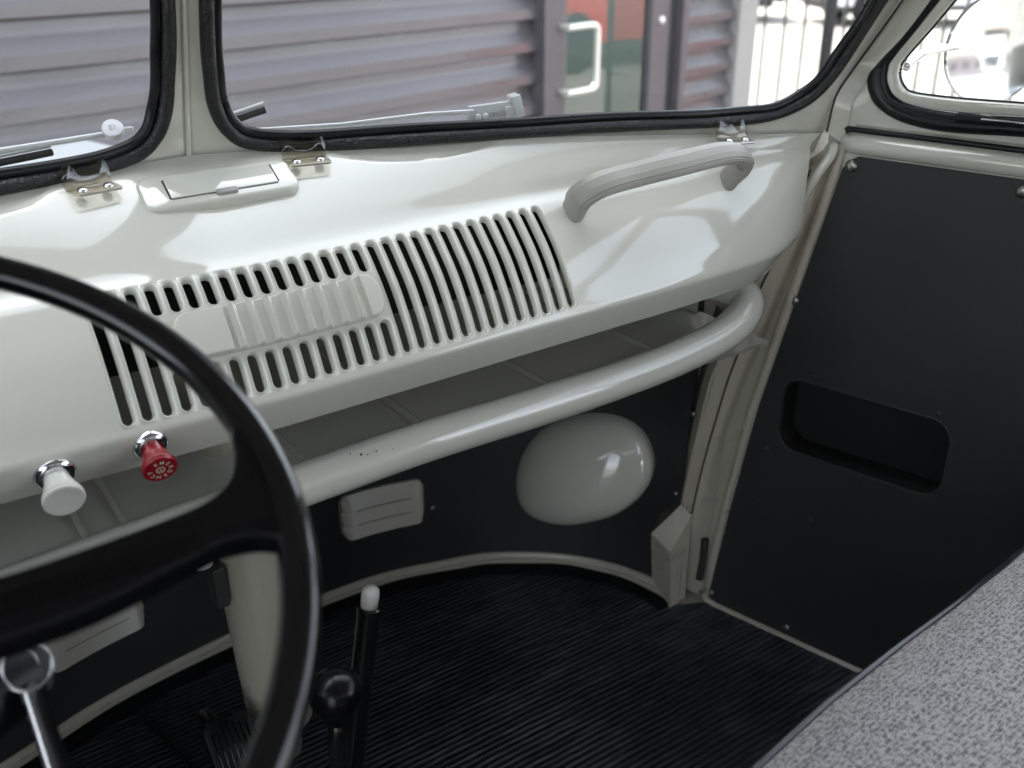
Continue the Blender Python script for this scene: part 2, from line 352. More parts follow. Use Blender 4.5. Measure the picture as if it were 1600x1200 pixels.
def build_dash():
    mb = MB()
    PIT_ = .01604; X0 = -.139; hw = PIT_/2
    sB, sT = 5.0, 9.15           # lower and upper end of the grille
    # arc length table at grille
    N = 400; tab = [(sB-1, 0)]; acc = 0; pv = prof(.05, sB-1)
    ss = [sB-1+(sT-sB+2)*i/N for i in range(1, N+1)]
    for s in ss:
        q = prof(.05, s); acc += math.hypot(q[0]-pv[0], q[1]-pv[1]); pv = q; tab.append((s, acc))
    inv = [(b, a) for a, b in tab]
    S = lambda b: interp(inv, b)
    bB = interp(tab, sB); bT = interp(tab, sT); L = bT-bB
    r = .0041
    lo_end = bB+L*.30; hi_start = bB+L*.745
    def cell(xc, b0, b1, rows):
        """slot whose cell spans arc b0..b1"""
        c0, c1 = b0+hw, b1-hw
        rr = [c0]+[q for q in rows if c0+.0005 < q < c1-.0005]+[c1]
        angs = [15*k for k in range(1, 12)]
        def ring(rad):
            o = [(rad, q) for q in rr]
            o += [(rad*math.cos(R(a)), c1+rad*math.sin(R(a))) for a in angs]
            o += [(-rad, q) for q in rr[::-1]]
            o += [(-rad*math.cos(R(a)), c0-rad*math.sin(R(a))) for a in angs]
            return o
        def sq():
            o = [(hw, q) for q in rr]
            for a in angs:
                c, s_ = math.cos(R(a)), math.sin(R(a)); m = hw/max(abs(c), abs(s_)); o.append((c*m, c1+s_*m))
            o += [(-hw, q) for q in rr[::-1]]
            for a in angs:
                c, s_ = math.cos(R(a)), math.sin(R(a)); m = hw/max(abs(c), abs(s_)); o.append((-c*m, c0-s_*m))
            return o
        rings = [(sq(), 0), (ring(r+.0030), 0), (ring(r+.0024), .0006), (ring(r+.0018), .0007), (ring(r+.001), -.0002), (ring(r+.0003), -.0018), (ring(r), -.0065)]
        vs = []
        for o, h in rings:
            for a, b in o: vs.append(dashP(xc+a, S(b), h))
        n = len(rings[0][0]); fs = []
        for i in range(len(rings)-1):
            for k in range(n): fs.append((i*n+k, i*n+(k+1) % n, (i+1)*n+(k+1) % n, (i+1)*n+k))
        mb.add(vs, fs)
    def grid(xs, bs):   # bs are s values
        vs = [dash0(x, s) for x in xs for s in bs]; n = len(bs); fs = []
        for i in range(len(xs)-1):
            for j in range(n-1): fs.append((i*n+j, (i+1)*n+j, (i+1)*n+j+1, i*n+j+1))
        mb.add(vs, fs)
    b0, b1 = bB-.0035, bT+.0035
    rows = [b0+hw+(b1-b0-2*hw)*i/22 for i in range(23)]
    s0, s1 = S(b0), S(b1)
    low = [0, .5, 1, 1.3, 1.6, 1.85, 2, 2.15, 2.4, 2.7, 3, 3.3, 3.6, 3.8, 4, 4.2]
    low = [q for q in low if q < s0-.05]+[s0]
    high = [s1]+[q/6 for q in range(int(s1*6)+1, 84)]+[14]
    xsG = [X0-hw+PIT_*i for i in range(30)]
    xl = [-.72+(xsG[0]+.72)*i/26 for i in range(27)]
    xr = [xsG[-1]+(.70-xsG[-1])*i/56 for i in range(57)]
    full = low+[S(q) for q in [b0+.0015]+rows+[b1-.0015]][0:]+high
    full = sorted(set([round(q, 6) for q in full]))
    grid(xl, full); grid(xr, full); 
    fine = []
    for i in range(29):
        fine += [xsG[i], xsG[i]+PIT_/2]
    fine.append(xsG[-1])
    grid(fine, low); grid(fine, high)
    for i in range(29):
        xc = X0+PIT_*i
        if i <= 2 or i >= 16: cell(xc, b0, b1, rows)
        else:
            m0, m1 = lo_end+.0035, hi_start-.0035
            cell(xc, b0, m0, rows); cell(xc, m1, b1, rows)
            grid([xc-hw, xc, xc+hw], [S(m0+(m1-m0)*k/10) for k in range(11)])
    # end return towards the door post
    E0 = [dash0(.70, q) for q in full]
    rows_ = [E0]+[[p+V((.004+.003*k, .003+.010*k*k/2, -.001*k)) for p in E0] for k in (1, 2, 3, 4)]
    for A_, B_ in zip(rows_, rows_[1:]): strip(mb, A_, B_)
    d = part(mb.build('dashboard', 'cream', merge=2e-5, autos=50, recalc=False))
    # make normals face the driver consistently
    import bmesh
    b = bmesh.new(); b.from_mesh(d.data); bmesh.ops.recalc_face_normals(b, faces=b.faces); b.to_mesh(d.data); b.free()
    # blanking plate with ribs
    mb = MB(); xa, xb = -.086, .107; pa, pb = lo_end+.0038, hi_start-.0032; nx, ny = 230, 50
    rib0 = -.032
    def ph(x, b):
        dx = min(x-xa, xb-x); dy = min(b-pa, pb-b); rr = .016
        # rounded rectangle distance
        qx, qy = rr-dx, rr-dy
        d_ = rr-math.hypot(max(qx, 0), max(qy, 0)) if (qx > 0 or qy > 0) else rr
        if d_ <= 0: return None
        h = .0072*sm(d_/.0028)**.6
        f = (x-rib0)/PIT_
        if -.5 < f < 7.6:
            u = f-round(f); g = sm(min(1, dy/.003))
            h += (.0064*math.exp(-(u/.125)**2)-.0030)*g
        return h
    import itertools
    idx = {}; vs = []; fs = []
    def edgept(x, b):
        return x, b
    for i in range(nx+1):
        for j in range(ny+1):
            x = xa+(xb-xa)*i/nx; b = pa+(pb-pa)*j/ny
            # squeeze the square into the rounded rectangle at the corners
            rr = .016; cx = min(max(x, xa+rr), xb-rr); cy = min(max(b, pa+rr), pb-rr)
            ex, ey = x-cx, b-cy
            if ex and ey:
                m = max(abs(ex), abs(ey)); l_ = math.hypot(ex, ey); x, b = cx+ex/l_*m, cy+ey/l_*m
            h = ph(x, b)
            if h is None or i in (0, nx) or j in (0, ny): h = -.0004
            vs.append(dashP(x, S(b), h))
    for i in range(nx):
        for j in range(ny):
            k = i*(ny+1)+j; fs.append((k, k+ny+1, k+ny+2, k+1))
    mb.add(vs, fs); sub(mb.build('blanking_plate', 'cream', autos=60), d)
    # ashtray: raised frame and sunken lid with a tab
    return d, S
DASH, SARC = build_dash()

def dash_frame(x, s, rot=0):
    o = dash0(x, s); n = dashN(x, s); ex = V((1, 0, 0)); ex = (ex-n*ex.dot(n)).normalized(); ey = n.cross(ex)
    if rot: m = Matrix.Rotation(R(rot), 3, n); ex = m @ ex; ey = m @ ey
    return lambda a, b, h: o+ex*a+ey*b+n*h
f0 = dash_frame(.0125, 12.35, -1.0); f = lambda a, b, h: f0(a, b, h+(.0026-.030*a if h > 0 else -.010))
mb = MB(); plate(mb, rrect(-.078, .069, -.0245, .0215, .013), f, -.004, .0062, .0042, 4)
ash = part(mb.build('ashtray', 'cream', autos=50))
mb = MB(); plate(mb, rrect(-.0525, .0485, -.0135, .0125, .0012, 2), f, .004, .0073, .0009)
lid = sub(mb.build('lid', 'cream', autos=40), ash)
mb = MB(); plate(mb, rrect(-.0540, -.0518, -.0138, .0128, .0005, 2), f, .003, .0066); plate(mb, rrect(.0478, .0500, -.0118, .0128, .0005, 2), f, .003, .0066)
plate(mb, rrect(-.052, .048, -.0146, -.0134, .0004, 2), f, .003, .0064)
sub(mb.build('gap', 'seam', autos=40), ash)
mb = MB(); plate(mb, rrect(-.012, .008, -.0185, -.0125, .002, 3), f, .0065, .0095, .001); sub(mb.build('tab', 'grey', autos=40), ash)

# grab handle
b1 = dash0(.352, 8.55); b2 = dash0(.565, 8.55); hn = V((0, -.62, .78)).normalized(); hn2 = V((.08, -.55, .83)).normalized()
ux = V((1, 0, 0)); PN = ux.cross(hn).normalized()
hp = cr([b1+hn*.016+ux*-.003, b1+hn*.025+ux*-.001, b1+hn*.035+ux*.008, b1+hn*.042+ux*.026, b1+hn*.047+ux*.06, b1*.5+b2*.5+hn*.050, b2+hn2*.048-ux*.05, b2+hn2*.044-ux*.018, b2+hn2*.036-ux*.001, b2+hn2*.026+ux*.005, b2+hn2*.016+ux*.004], 7)
pr = []
for k in range(48):
    a = 2*math.pi*k/48; c_, s_ = math.cos(a), math.sin(a)
    rr = 1/((abs(c_)**2.6+abs(s_)**2.6)**(1/2.6))
    g = 1-.06*(abs(math.sin(a*9)) > .82)
    pr.append((c_*rr*g, s_*rr*g))
mb = MB(); tube(mb, hp, .0086, prof=pr, ry=lambda t: .0152-.0022*t, upv=tuple(PN)); gh = part(mb.build('grab_handle', 'grey', autos=35))
p24 = []
for k in range(28):
    a = 2*math.pi*k/28; c_, s_ = math.cos(a), math.sin(a); rr = 1/((abs(c_)**2.6+abs(s_)**2.6)**(1/2.6)); p24.append((c_*rr, s_*rr))
for b_, n_, P0, P1, wd in ((b1, hn, hp[0], hp[4], .0158), (b2, hn2, hp[-1], hp[-5], .0136)):
    mb = MB(); tube(mb, [b_-n_*.005, b_+n_*.006, P0, P1], lambda t: .0092+.0004*t, prof=p24, ry=lambda t, wd=wd: wd-.0015*(1-t), upv=tuple(PN))
    sub(mb.build('foot', 'grey', autos=50), gh)

# pull knobs
def letters(mb, ch, fr, size, depth=.0003):
    cu = bpy.data.curves.new('t', 'FONT'); cu.body = ch; cu.size = 1; cu.align_x = 'CENTER'; cu.align_y = 'CENTER'; cu.offset = .02
    o = bpy.data.objects.new('t', cu); col.objects.link(o); bpy.context.view_layer.update()
    me = o.to_mesh(); vs = [fr(p.co.x*size, p.co.y*size, depth) for p in me.vertices]; mb.add(vs, [tuple(p.vertices) for p in me.polygons], True)
    o.to_mesh_clear(); bpy.data.objects.remove(o); bpy.data.curves.remove(cu)
def pull_knob(x, s, mt, scale, label, ax):
    o = dash0(x, s); n = V(ax).normalized()
    mb = MB(); k = scale
    PR = [(.0088, .006), (.0092, .010), (.0100, .016), (.0118, .025), (.0138, .0335), (.0146, .0360), (.0150, .0385), (.0146, .0405), (.0141, .0409), (.0147, .0416), (.0150, .0432), (.0144, .0446), (.013, .0452), (.0115, .0448), (.0001, .0448)]
    lathe(mb, [(q*k, z*k*.68) for q, z in PR], o, n, 40)
    kn = part(mb.build('pull_knob', mt, autos=50)); kn['label'] = label
    bn = dashN(x, s); mb = MB()
    lathe(mb, [(.0155*k, -.002), (.0158*k, .0015), (.0145*k, .0042), (.0115*k, .006), (.0082*k, .0062), (.0078*k, .004), (.0001, .003)], o, bn.lerp(n, .4), 36); sub(mb.build('bezel', 'chrome', autos=60), kn)
    mb = MB(); tube(mb, [o-n*.005, o+n*.006*k], .0045*k, 12); sub(mb.build('shaft', 'chrome'), kn)
    return kn, o, n, k
pull_knob(-.200, 2.55, 'whiteplastic', 1.05, 'white pull knob below the dashboard edge', (-.03, -.93, -.28))
kn, o, n, k = pull_knob(-.126, 2.7, 'red', .94, 'red hazard pull knob with lettering around its face', (-.04, -.90, -.36))
ex = V((1, 0, 0)); ex = (ex-n*n.x).normalized(); ey = n.cross(ex)
mb = MB(); word = 'EMERGENCY'
for i, ch in enumerate(word):
    a = R(118-i*36.5); ca, sa = math.cos(a), math.sin(a); tx = ex*sa-ey*ca; ty = ex*ca+ey*sa
    c0 = o+n*.0448*.68*k+ty*.0085*k
    letters(mb, ch, lambda x, y, h, tx=tx, ty=ty, c0=c0: c0+tx*x+ty*y+n*h, .0052*k)
c0 = o+n*.0448*.68*k
ringf = lambda x, y, h: c0+ex*x+ey*y+n*h
for r_a, r_b in ((.0040, .0034),):
    A = [ringf(r_a*k*math.cos(2*math.pi*i/32), r_a*k*math.sin(2*math.pi*i/32), .0003) for i in range(33)]
    B = [ringf(r_b*k*math.cos(2*math.pi*i/32), r_b*k*math.sin(2*math.pi*i/32), .0003) for i in range(33)]
    strip(mb, A, B)
for (xa, ya), (xb, yb) in (((-.0014, .0031), (0, .0006)), ((0, .0006), (.0014, .0031)), ((-.003, .0014), (-.0014, -.003)), ((-.0014, -.003), (0, -.0002)), ((0, -.0002), (.0014, -.003)), ((.0014, -.003), (.003, .0014))):
    d = V((xb-xa, yb-ya)).normalized(); px, py = -d.y*.0003, d.x*.0003
    mb.add([ringf((xa+px)*k, (ya+py)*k, .0003), ringf((xb+px)*k, (yb+py)*k, .0003), ringf((xb-px)*k, (yb-py)*k, .0003), ringf((xa-px)*k, (ya-py)*k, .0003)], [(0, 1, 2, 3)], True)
sub(mb.build('lettering', 'ink', autos=0, recalc=False), kn)

# ---------------------------------------------------------------- windscreen
def WS(x, z, h=0):
    """point on the split windscreen, h>0 towards the cab"""
    n = V((.16 if x >= 0 else -.16, .69, .2298)).normalized()
    return V((x, .975-.2319*abs(x)-.333*(z-.785), z))-n*h
RM = [(.0205, .96), (.0205, .90), (.0225, .867), (.0262, .836), (.038, .812), (.062, .797), (.13, .7915), (.25, .7905), (.40, .789), (.52, .7865), (.60, .785), (.652, .788), (.688, .802), (.709, .828), (.724, .868), (.736, .912), (.747, .953), (.772, 1.08), (.768, 1.14), (.735, 1.18), (.60, 1.195), (.2, 1.2), (.07, 1.19), (.030, 1.16), (.0205, 1.06)]
def off2(loop, d):
    """offset closed 2D loop (clockwise or ccw) outward by d"""
    n = len(loop); ar = sum(loop[i-1][0]*loop[i][1]-loop[i][0]*loop[i-1][1] for i in range(n)); sg = 1 if ar > 0 else -1; o = []
    for i in range(n):
        a, p, b = loop[i-1], loop[i], loop[(i+1) % n]; t = V((b[0]-a[0], b[1]-a[1])).normalized(); o.append((p[0]+sg*t.y*d, p[1]-sg*t.x*d))
    return o
RMs = [(p.x, p.y) for p in cr([(x, z, 0) for x, z in RM], 6, True)]
def polyray(poly, c, ang):
    d = V((math.cos(ang), math.sin(ang))); best = None
    for i in range(len(poly)):
        a, b = V(poly[i-1][:2]), V(poly[i][:2]); e = b-a; den = d.x*e.y-d.y*e.x
        if abs(den) < 1e-12: continue
        w_ = a-V(c); t = (w_.x*e.y-w_.y*e.x)/den; u = (w_.x*d.y-w_.y*d.x)/den
        if t > 0 and -1e-9 <= u <= 1+1e-9 and (best is None or t > best): best = t
    return (c[0]+d.x*best, c[1]+d.y*best) if best else None
def ring(mb, inner, outer, c, fr, h0, h1, bev=0):
    """solid plate with a hole: both loops star shaped about c"""
    an = sorted(set([round(math.atan2(p[1]-c[1], p[0]-c[0]), 5) for p in list(inner)+list(outer)])); A = []; B = []
    for a in an:
        p, q = polyray(inner, c, a), polyray(outer, c, a)
        if p and q: A.append(p); B.append(q)
    n = len(A)
    if h1 is None:
        mb.add([fr(*p, h0) for p in A]+[fr(*p, h0) for p in B], [(i, (i+1) % n, n+(i+1) % n, n+i) for i in range(n)])
        return
    loops = [(A, h0), (A, h1), (B, h1), (B, h0)]
    vs = [fr(p[0], p[1], h) for L, h in loops for p in L]; fs = []
    for k in range(4):
        j = (k+1) % 4
        for i in range(n): fs.append((k*n+i, k*n+(i+1) % n, j*n+(i+1) % n, j*n+i))
    mb.add(vs, fs)
CB = [(.0, .755), (.735, .73), (.737, .76), (.7365, .80), (.739, .824), (.769, .911), (.795, 1.0), (.815, 1.1), (.83, 1.26), (.0, 1.26)]
mb = MB()
for sg in (1, -1):
    fr = lambda x, z, h, sg=sg: WS(sg*max(x, 1e-6), z, h)
    ring(mb, off2(RMs, .005), CB, (.38, .95), fr, 0, -.012)
frame = part(mb.build('windscreen_frame', 'cream', autos=50))
mb = MB(); tube(mb, [WS(0, .783, .002), WS(0, 1.0, .002), WS(0, 1.25, .002)], .0026, 8); sub(mb.build('crease', 'cream'), frame)
for sg, nm in ((1, 'right'), (-1, 'left')):
    # leather grained outer rubber, wavering slightly by hand fitting
    wob = lambda i: .0006*math.sin(i*.35)+.0004*math.sin(i*.13+1)
    lp = off2(RMs, .0022)
    mb = MB(); tube(mb, [WS(sg*max(x, .004), z, .004+wob(i)) for i, (x, z) in enumerate(lp)], .0068, 14, closed=True, upv=(0, 1, 0), ry=.0075)
    se = part(mb.build('windscreen_seal', 'leather', autos=0))
    lp = off2(RMs, -.0062)
    mb = MB(); tube(mb, [WS(sg*x, z, -.001+2*wob(i*1.7)) for i, (x, z) in enumerate(lp)], .0052, 12, closed=True, upv=(0, 1, 0))
    sub(mb.build('inner_lip', 'rubber', autos=0), se)
    gl = off2(RMs, -.006)
    mb = MB(); n_ = len(gl); mb.add([WS(sg*x, z, -.006) for x, z in gl]+[WS(sg*x, z, -.010) for x, z in gl], [tuple(range(n_)), tuple(range(n_, 2*n_))[::-1]]+[(i, (i+1) % n_, n_+(i+1) % n_, n_+i) for i in range(n_)], True)
    part(mb.build('windscreen_glass', 'glass', autos=0))
mb = MB(); tube(mb, [(.52, .8665, .7725), (.56, .8575, .772)], .0006, 6); sub(mb.build('hairline', 'seam'), frame)

# clips holding the glass at the lower seal
def clip(p, rot, label, tilt=0, w_=.044, mt='clear'):
    m = Matrix.Rotation(R(rot), 3, 'Z'); p = V(p)
    def fr(x, y, z): return p+m @ V((x, y, z))
    mb = MB(); foot = rrect(-w_/2, w_/2, -.0185, .005, .004, 4)
    tl = lambda a, b, h: fr(a, b, h+.10*b)
    plate(mb, foot, tl, 0, .0018, .0005)
    N = 20; F_ = []; K_ = []
    for th in (0, .0018):
        g = []
        for i in range(N+1):
            a = -w_/2+w_*i/N; u = abs(a)/(w_/2)
            top = .0150+.0055*math.exp(-((u-.72)/.28)**2)-.0025*(max(0, u-.88)/.12)**2
            g.append([fr(a, .003+th+.004*(b_**2), .0015+top*b_) for b_ in (0, .15, .3, .5, .7, .85, .95, 1)])
        F_.append(g)
    vs = [q for g in F_ for r_ in g for q in r_]; nb = 8; off = (N+1)*nb; fs = []
    for i in range(N):
        for j in range(nb-1):
            k = i*nb+j; fs += [(k, k+nb, k+nb+1, k+1), (off+k, off+k+1, off+k+nb+1, off+k+nb)]
        k = i*nb+nb-1; fs.append((k, k+nb, off+k+nb, off+k)); k = i*nb; fs.append((k, off+k, off+k+nb, k+nb))
    for i in (0, N):
        for j in range(nb-1): k = i*nb+j; fs.append((k, k+1, off+k+1, off+k))
    mb.add(vs, fs); c = part(mb.build('seal_clip', mt, autos=50)); c['label'] = label
    mb = MB(); tube(mb, [fr(-w_/2+.003, -.0185, .001-.0018), fr(w_/2-.003, -.0185, .001-.0018)], .0011, 8); sub(mb.build('edge_trim', 'screw'), c)
    for dx in (-w_*.27, w_*.27):
        mb = MB(); dome(mb, fr(dx, -.0095, .0010), (0, -.1, 1), .0048, .0028, 18); sc_ = sub(mb.build('screw', 'chrome', autos=50), c)
        mb = MB(); 
        for aa in (20, 110): box(mb, fr(dx, -.0095, .0037), (.0045, .0008, .0006), Matrix.Rotation(R(aa), 3, 'Z'))
        sc_['label'] = 'small cross head screw'
    return c
clip((-.103, .929, .7775), 13, 'clear plastic clip at the foot of the left windscreen pane')
clip((.101, .929, .7775), -8, 'clear plastic clip at the foot of the right pane near the centre post')
clip((.583, .818, .7625), -14, 'shiny clip at the outer corner of the right windscreen pane', w_=.040)

# wipers outside the glass
def wiper(pts, head, tip, label, blade):
    mb = MB(); tube(mb, pts, .0026, 8, ry=.0016, upv=(0, 1, 0)); a = part(mb.build('wiper_arm', 'silverpaint', autos=40)); a['label'] = label
    mb = MB(); head(mb); sub(mb.build('bracket', 'silverpaint', autos=40, bevel=.0008), a)
    mb = MB(); tube(mb, blade, .0022, 8, ry=.0022, upv=(0, 1, 0)); b = sub(mb.build('blade_holder', 'silverpaint', autos=40), a)
    mb = MB(); tube(mb, [V(q)+V((0, -.003, -.0055)) for q in blade], .0035, 6); sub(mb.build('blade_rubber', 'rubber', autos=40), a)
    return a
def head_r(mb):
    c = V((.327, .930, .806)); m = Matrix.Rotation(R(-13), 3, 'Z') @ Matrix.Rotation(R(-4), 3, 'Y')
    box(mb, c+m @ V((-.006, 0, .002)), (.050, .007, .010), m); box(mb, c+m @ V((-.012, 0, -.006)), (.042, .004, .008), m)
    m2 = m @ Matrix.Rotation(R(-10), 3, 'Y'); box(mb, c+m @ V((.024, 0, .001)), (.010, .018, .024), m2); box(mb, c+m @ V((.016, -.002, -.004)), (.012, .010, .012), m)
    for dx in (-.022, -.014): lathe(mb, [(.0035, 0), (.0035, .003), (.002, .0035)], c+m @ V((dx, -.003, -.005)), (0, -1, 0), 12)
    for dx in (-.008, -.005, -.002, .001): box(mb, c+m @ V((dx, -.003, -.005)), (.0012, .004, .007), m)
wiper([(.06, .992, .800), (.16, .968, .800), (.25, .945, .8055), (.30, .932, .8055)], head_r, None, 'silver wiper arm lying across the right windscreen pane', [(-.02, 1.006, .803), (.030, .9935, .812), (.083, .980, .827)])
def head_l(mb):
    lathe(mb, [(.0092, 0), (.0100, .002), (.0100, .007), (.0090, .009), (.0001, .0094)], (-.0625, .990, .812), (-.15, -.75, .65), 24)
    box(mb, (-.051, .992, .813), (.016, .005, .005), Matrix.Rotation(R(12), 3, 'Z'))
wl = wiper([(-.42, .905, .800), (-.26, .941, .806), (-.164, .964, .811), (-.069, .986, .812)], head_l, None, 'silver wiper arm with round cap lying across the left windscreen pane', [(-.40, .92, .795), (-.25, .955, .801), (-.12, .984, .8075)])
mb = MB(); nn_ = V((-.15, -.75, .65)).normalized(); e1 = V((1, 0, 0)); e1 = (e1-nn_*e1.dot(nn_)).normalized(); e2 = nn_.cross(e1); pc = V((-.0625, .990, .812))+nn_*.0095
letters(mb, 'E1', lambda x, y, h: pc+e1*x+e2*y+nn_*h, .007); sub(mb.build('stamp', 'screw', autos=0, recalc=False), wl)

# ---------------------------------------------------------------- nose wall, tray, kick board
FL = [(-.705, .86), (-.66, .965), (-.56, 1.04), (-.40, 1.11), (-.26, 1.161), (-.136, 1.204), (.052, 1.237), (.199, 1.246), (.306, 1.242), (.414, 1.216), (.478, 1.195), (.543, 1.154), (.599, 1.102), (.638, 1.046), (.662, .985), (.667, .93)]
FLs = [V((p.x, p.y, 0)) for p in cr([(x, y, 0) for x, y in FL], 10)]
def wally(x):
    for a, b in zip(FLs, FLs[1:]):
        if a.x <= x <= b.x: return a.y+(b.y-a.y)*(x-a.x)/max(1e-9, b.x-a.x)
    return FLs[-1].y
def inn(d):
    o = []
    for i, p in enumerate(FLs):
        t = FLs[min(i+1, len(FLs)-1)]-FLs[max(i-1, 0)]; t.normalize(); o.append(p+V((t.y, -t.x, 0))*d)
    return o
def lift(L, z): return [V((p.x, p.y, z)) for p in L]
mb = MB(); strip(mb, lift(inn(0), .0), lift(inn(0), .50)); strip(mb, lift(inn(-.01), -.02), lift(inn(-.01), .52))
mb2 = mb
kick = part(mb.build('kick_board', 'panel', autos=0, recalc=False)); kick['label'] = 'curved charcoal board below the parcel tray'
mb = MB(); strip(mb, lift(inn(.010), -.01), lift(inn(.010), .010)); strip(mb, lift(inn(.010), .010), lift(inn(.007), .012)); strip(mb, lift(inn(.007), .012), lift(inn(.005), .011)); strip(mb, lift(inn(.005), .011), lift(inn(.004), .019)); strip(mb, lift(inn(.004), .019), lift(inn(.002), .021)); strip(mb, lift(inn(.002), .021), lift(inn(-.002), .021))
part(mb.build('sill_strip', 'cream_dull', merge=1e-5, autos=50)); 
# outer nose skin closing the space behind the dashboard
mb = MB(); rows = []
for k in range(9):
    t = k/8; row = []
    for p in FLs:
        x = p.x; xb = max(-.735, min(.735, x*1.08)); yb = .975-.2319*abs(xb)+.016
        y = p.y+.012; zz = .50+(.772-.50)*t; row.append(V((x+(xb-x)*t, y+(yb-y)*(t**2.2), zz)))
    rows.append(row)
for a, b in zip(rows, rows[1:]): strip(mb, a, b)
part(mb.build('nose_skin', 'cream_dull', merge=1e-5, autos=0))
# headlight bucket
bo = [(-.112, -.032), (-.102, .015), (-.077, .058), (-.041, .086), (0, .103), (.042, .11), (.077, .106), (.105, .089), (.121, .056), (.121, .021), (.104, -.017), (.07, -.053), (.029, -.077), (-.016, -.095), (-.06, -.099), (-.091, -.09), (-.108, -.069)]
bc = V((.605, 1.10, .19)); bn = V((-.813, -.582, 0)).normalized(); bu = V((.582, -.813, 0)).normalized(); bc = bc+bn*.012
cx = sum(p[0] for p in bo)/len(bo); cy = sum(p[1] for p in bo)/len(bo)
bs = cr([(x, y, 0) for x, y in bo], 5, True); vs = []; n_ = len(bs); fs = []; NR = 16
for k in range(NR+1):
    a = math.pi/2*k/NR; r_ = math.cos(a)*.985; h = .066*math.sin(a)**.9
    if k == 0: h = 0
    for p in bs: vs.append(bc+bu*(cx+(p.x-cx)*r_+.012*math.sin(a))+V((0, 0, 1))*(cy+(p.y-cy)*r_*.96-.014*math.sin(a))+bn*h)
vs2 = [bc+bu*(cx+(p.x-cx)*1.0)+V((0, 0, 1))*(cy+(p.y-cy)*1.0)-bn*.06 for p in bs]
vs = vs2+vs
for k in range(NR+1):
    for i in range(n_): fs.append((k*n_+i, k*n_+(i+1) % n_, (k+1)*n_+(i+1) % n_, (k+1)*n_+i))
mb = MB(); mb.add(vs, fs); part(mb.build('headlight_bowl', 'cream', merge=1e-5, autos=0))['label'] = 'egg shaped cream cover bulging from the charcoal board'
# louvred vents
def vent(x0, x1, z0, z1, label, m_='cream_dull'):
    NX, NZ = 40, 96; vs = []; fs = []
    for i in range(NX+1):
        for j in range(NZ+1):
            a, b = i/NX, j/NZ; x = x0+(x1-x0)*a; z = z0+(z1-z0)*b
            rr = .016; qx = max(0, rr-min(x-x0, x1-x)); qz = max(0, rr-min(z-z0, z1-z)); d_ = math.hypot(qx, qz)
            if qx and qz:
                cx_ = x0+rr if x < (x0+x1)/2 else x1-rr; cz_ = z0+rr if z < (z0+z1)/2 else z1-rr
                ex_, ez_ = x-cx_, z-cz_; m = max(abs(ex_), abs(ez_)); l_ = math.hypot(ex_, ez_); x, z = cx_+ex_/l_*m, cz_+ez_/l_*m
            edge = min(a, 1-a)*(x1-x0); u = (b*3) % 1 if b < 1 else 1
            env = max(0, 1-max(0, (.020-edge)/.020)**2)**.5 if edge < .020 else 1
            h = .003+(.015*(1-u)*min(1, u/.035))*env
            if i in (0, NX) or j in (0, NZ): h = -.004
            t = (wally(x+.01)-wally(x-.01))/.02; n3 = V((t, -1, 0)).normalized()
            vs.append(V((x, wally(x), z))+n3*h)
    for i in range(NX):
        for j in range(NZ): k = i*(NZ+1)+j; fs.append((k, k+NZ+1, k+NZ+2, k+1))
    mb = MB(); mb.add(vs, fs); v_ = part(mb.build('louvre_vent', m_, autos=40)); v_['label'] = label
    for kk in (1, 2):
        zz = z0+(z1-z0)*kk/3; mb = MB(); pts = []
        for i in range(15):
            x = x0+.012+(x1-x0-.024)*i/14; t = (wally(x+.01)-wally(x-.01))/.02; n3 = V((t, -1, 0)).normalized()
            e_ = min(i, 14-i)/14*(x1-x0-.024); pts.append(V((x, wally(x), zz-.0004))+n3*(.004+.0105*min(1, e_/.016)**.6))
        tube(mb, pts, .0011, 6, ry=.0008); sub(mb.build('slat_shade', 'seam', autos=0), v_)  # dark tube paints the shade under each slat
vent(.238, .380, .110, .186, 'three slat cream vent beside the headlight bowl')
vent(-.215, -.073, .110, .186, 'three slat cream vent below the steering wheel spoke')
for p in ((.6675, .925, .341), (.665, .945, .197), (.392, 1.221, .127)):
    mb = MB(); nrm = V((-.95, -.3, 0)) if p[0] > .5 else V((.25, -.97, 0)); dome(mb, V(p), nrm, .005, .004, 14); sub(mb.build('screw', 'screw', autos=60), kick)
mb = MB(); box(mb, (.10, .900, .665), (.56, .05, .094)); part(mb.build('slot_darkener', 'pocket', bevel=.004))['label'] = 'black box added behind the dashboard slots to darken them'  # added black box, makes the upper part of the slots read dark
# parcel tray and bar
mb = MB(); low = [V((p.x, .80, .497)) for p in FLs]; strip(mb, low, lift(inn(-.005), .497)); strip(mb, [p-V((0, 0, .004)) for p in low], lift(inn(-.005), .493))
strip(mb, lift(inn(.004), .497), lift(inn(.001), .60))
tray = part(mb.build('parcel_tray', 'cream', autos=40)); tray['label'] = 'cream parcel shelf open below the dashboard'
for x in (-.62, -.18, -.145, .033, .172, .346, .52):
    y0, y1 = .80, wally(x)-.01
    mb = MB(); tube(mb, [(x, y0, .4975), (x, y1, .4975)], .006 if x > 0 else .0035, 10, ry=.004); sub(mb.build('stiffening_rib', 'cream', autos=60), tray)
for x in (.11, .21, .28, .44):
    mb = MB(); lathe(mb, [(.016, 0), (.013, .005), (.007, .006), (.003, .004)], (x, 1.0+.03*math.sin(x*40), .497), (0, 0, 1), 20); sub(mb.build('pressing', 'cream', autos=60), tray)
mb = MB(); box(mb, (.275, 1.03, .503), (.12, .10, .012)); sub(mb.build('raised_panel', 'cream', bevel=.005, seg=3, autos=40), tray)
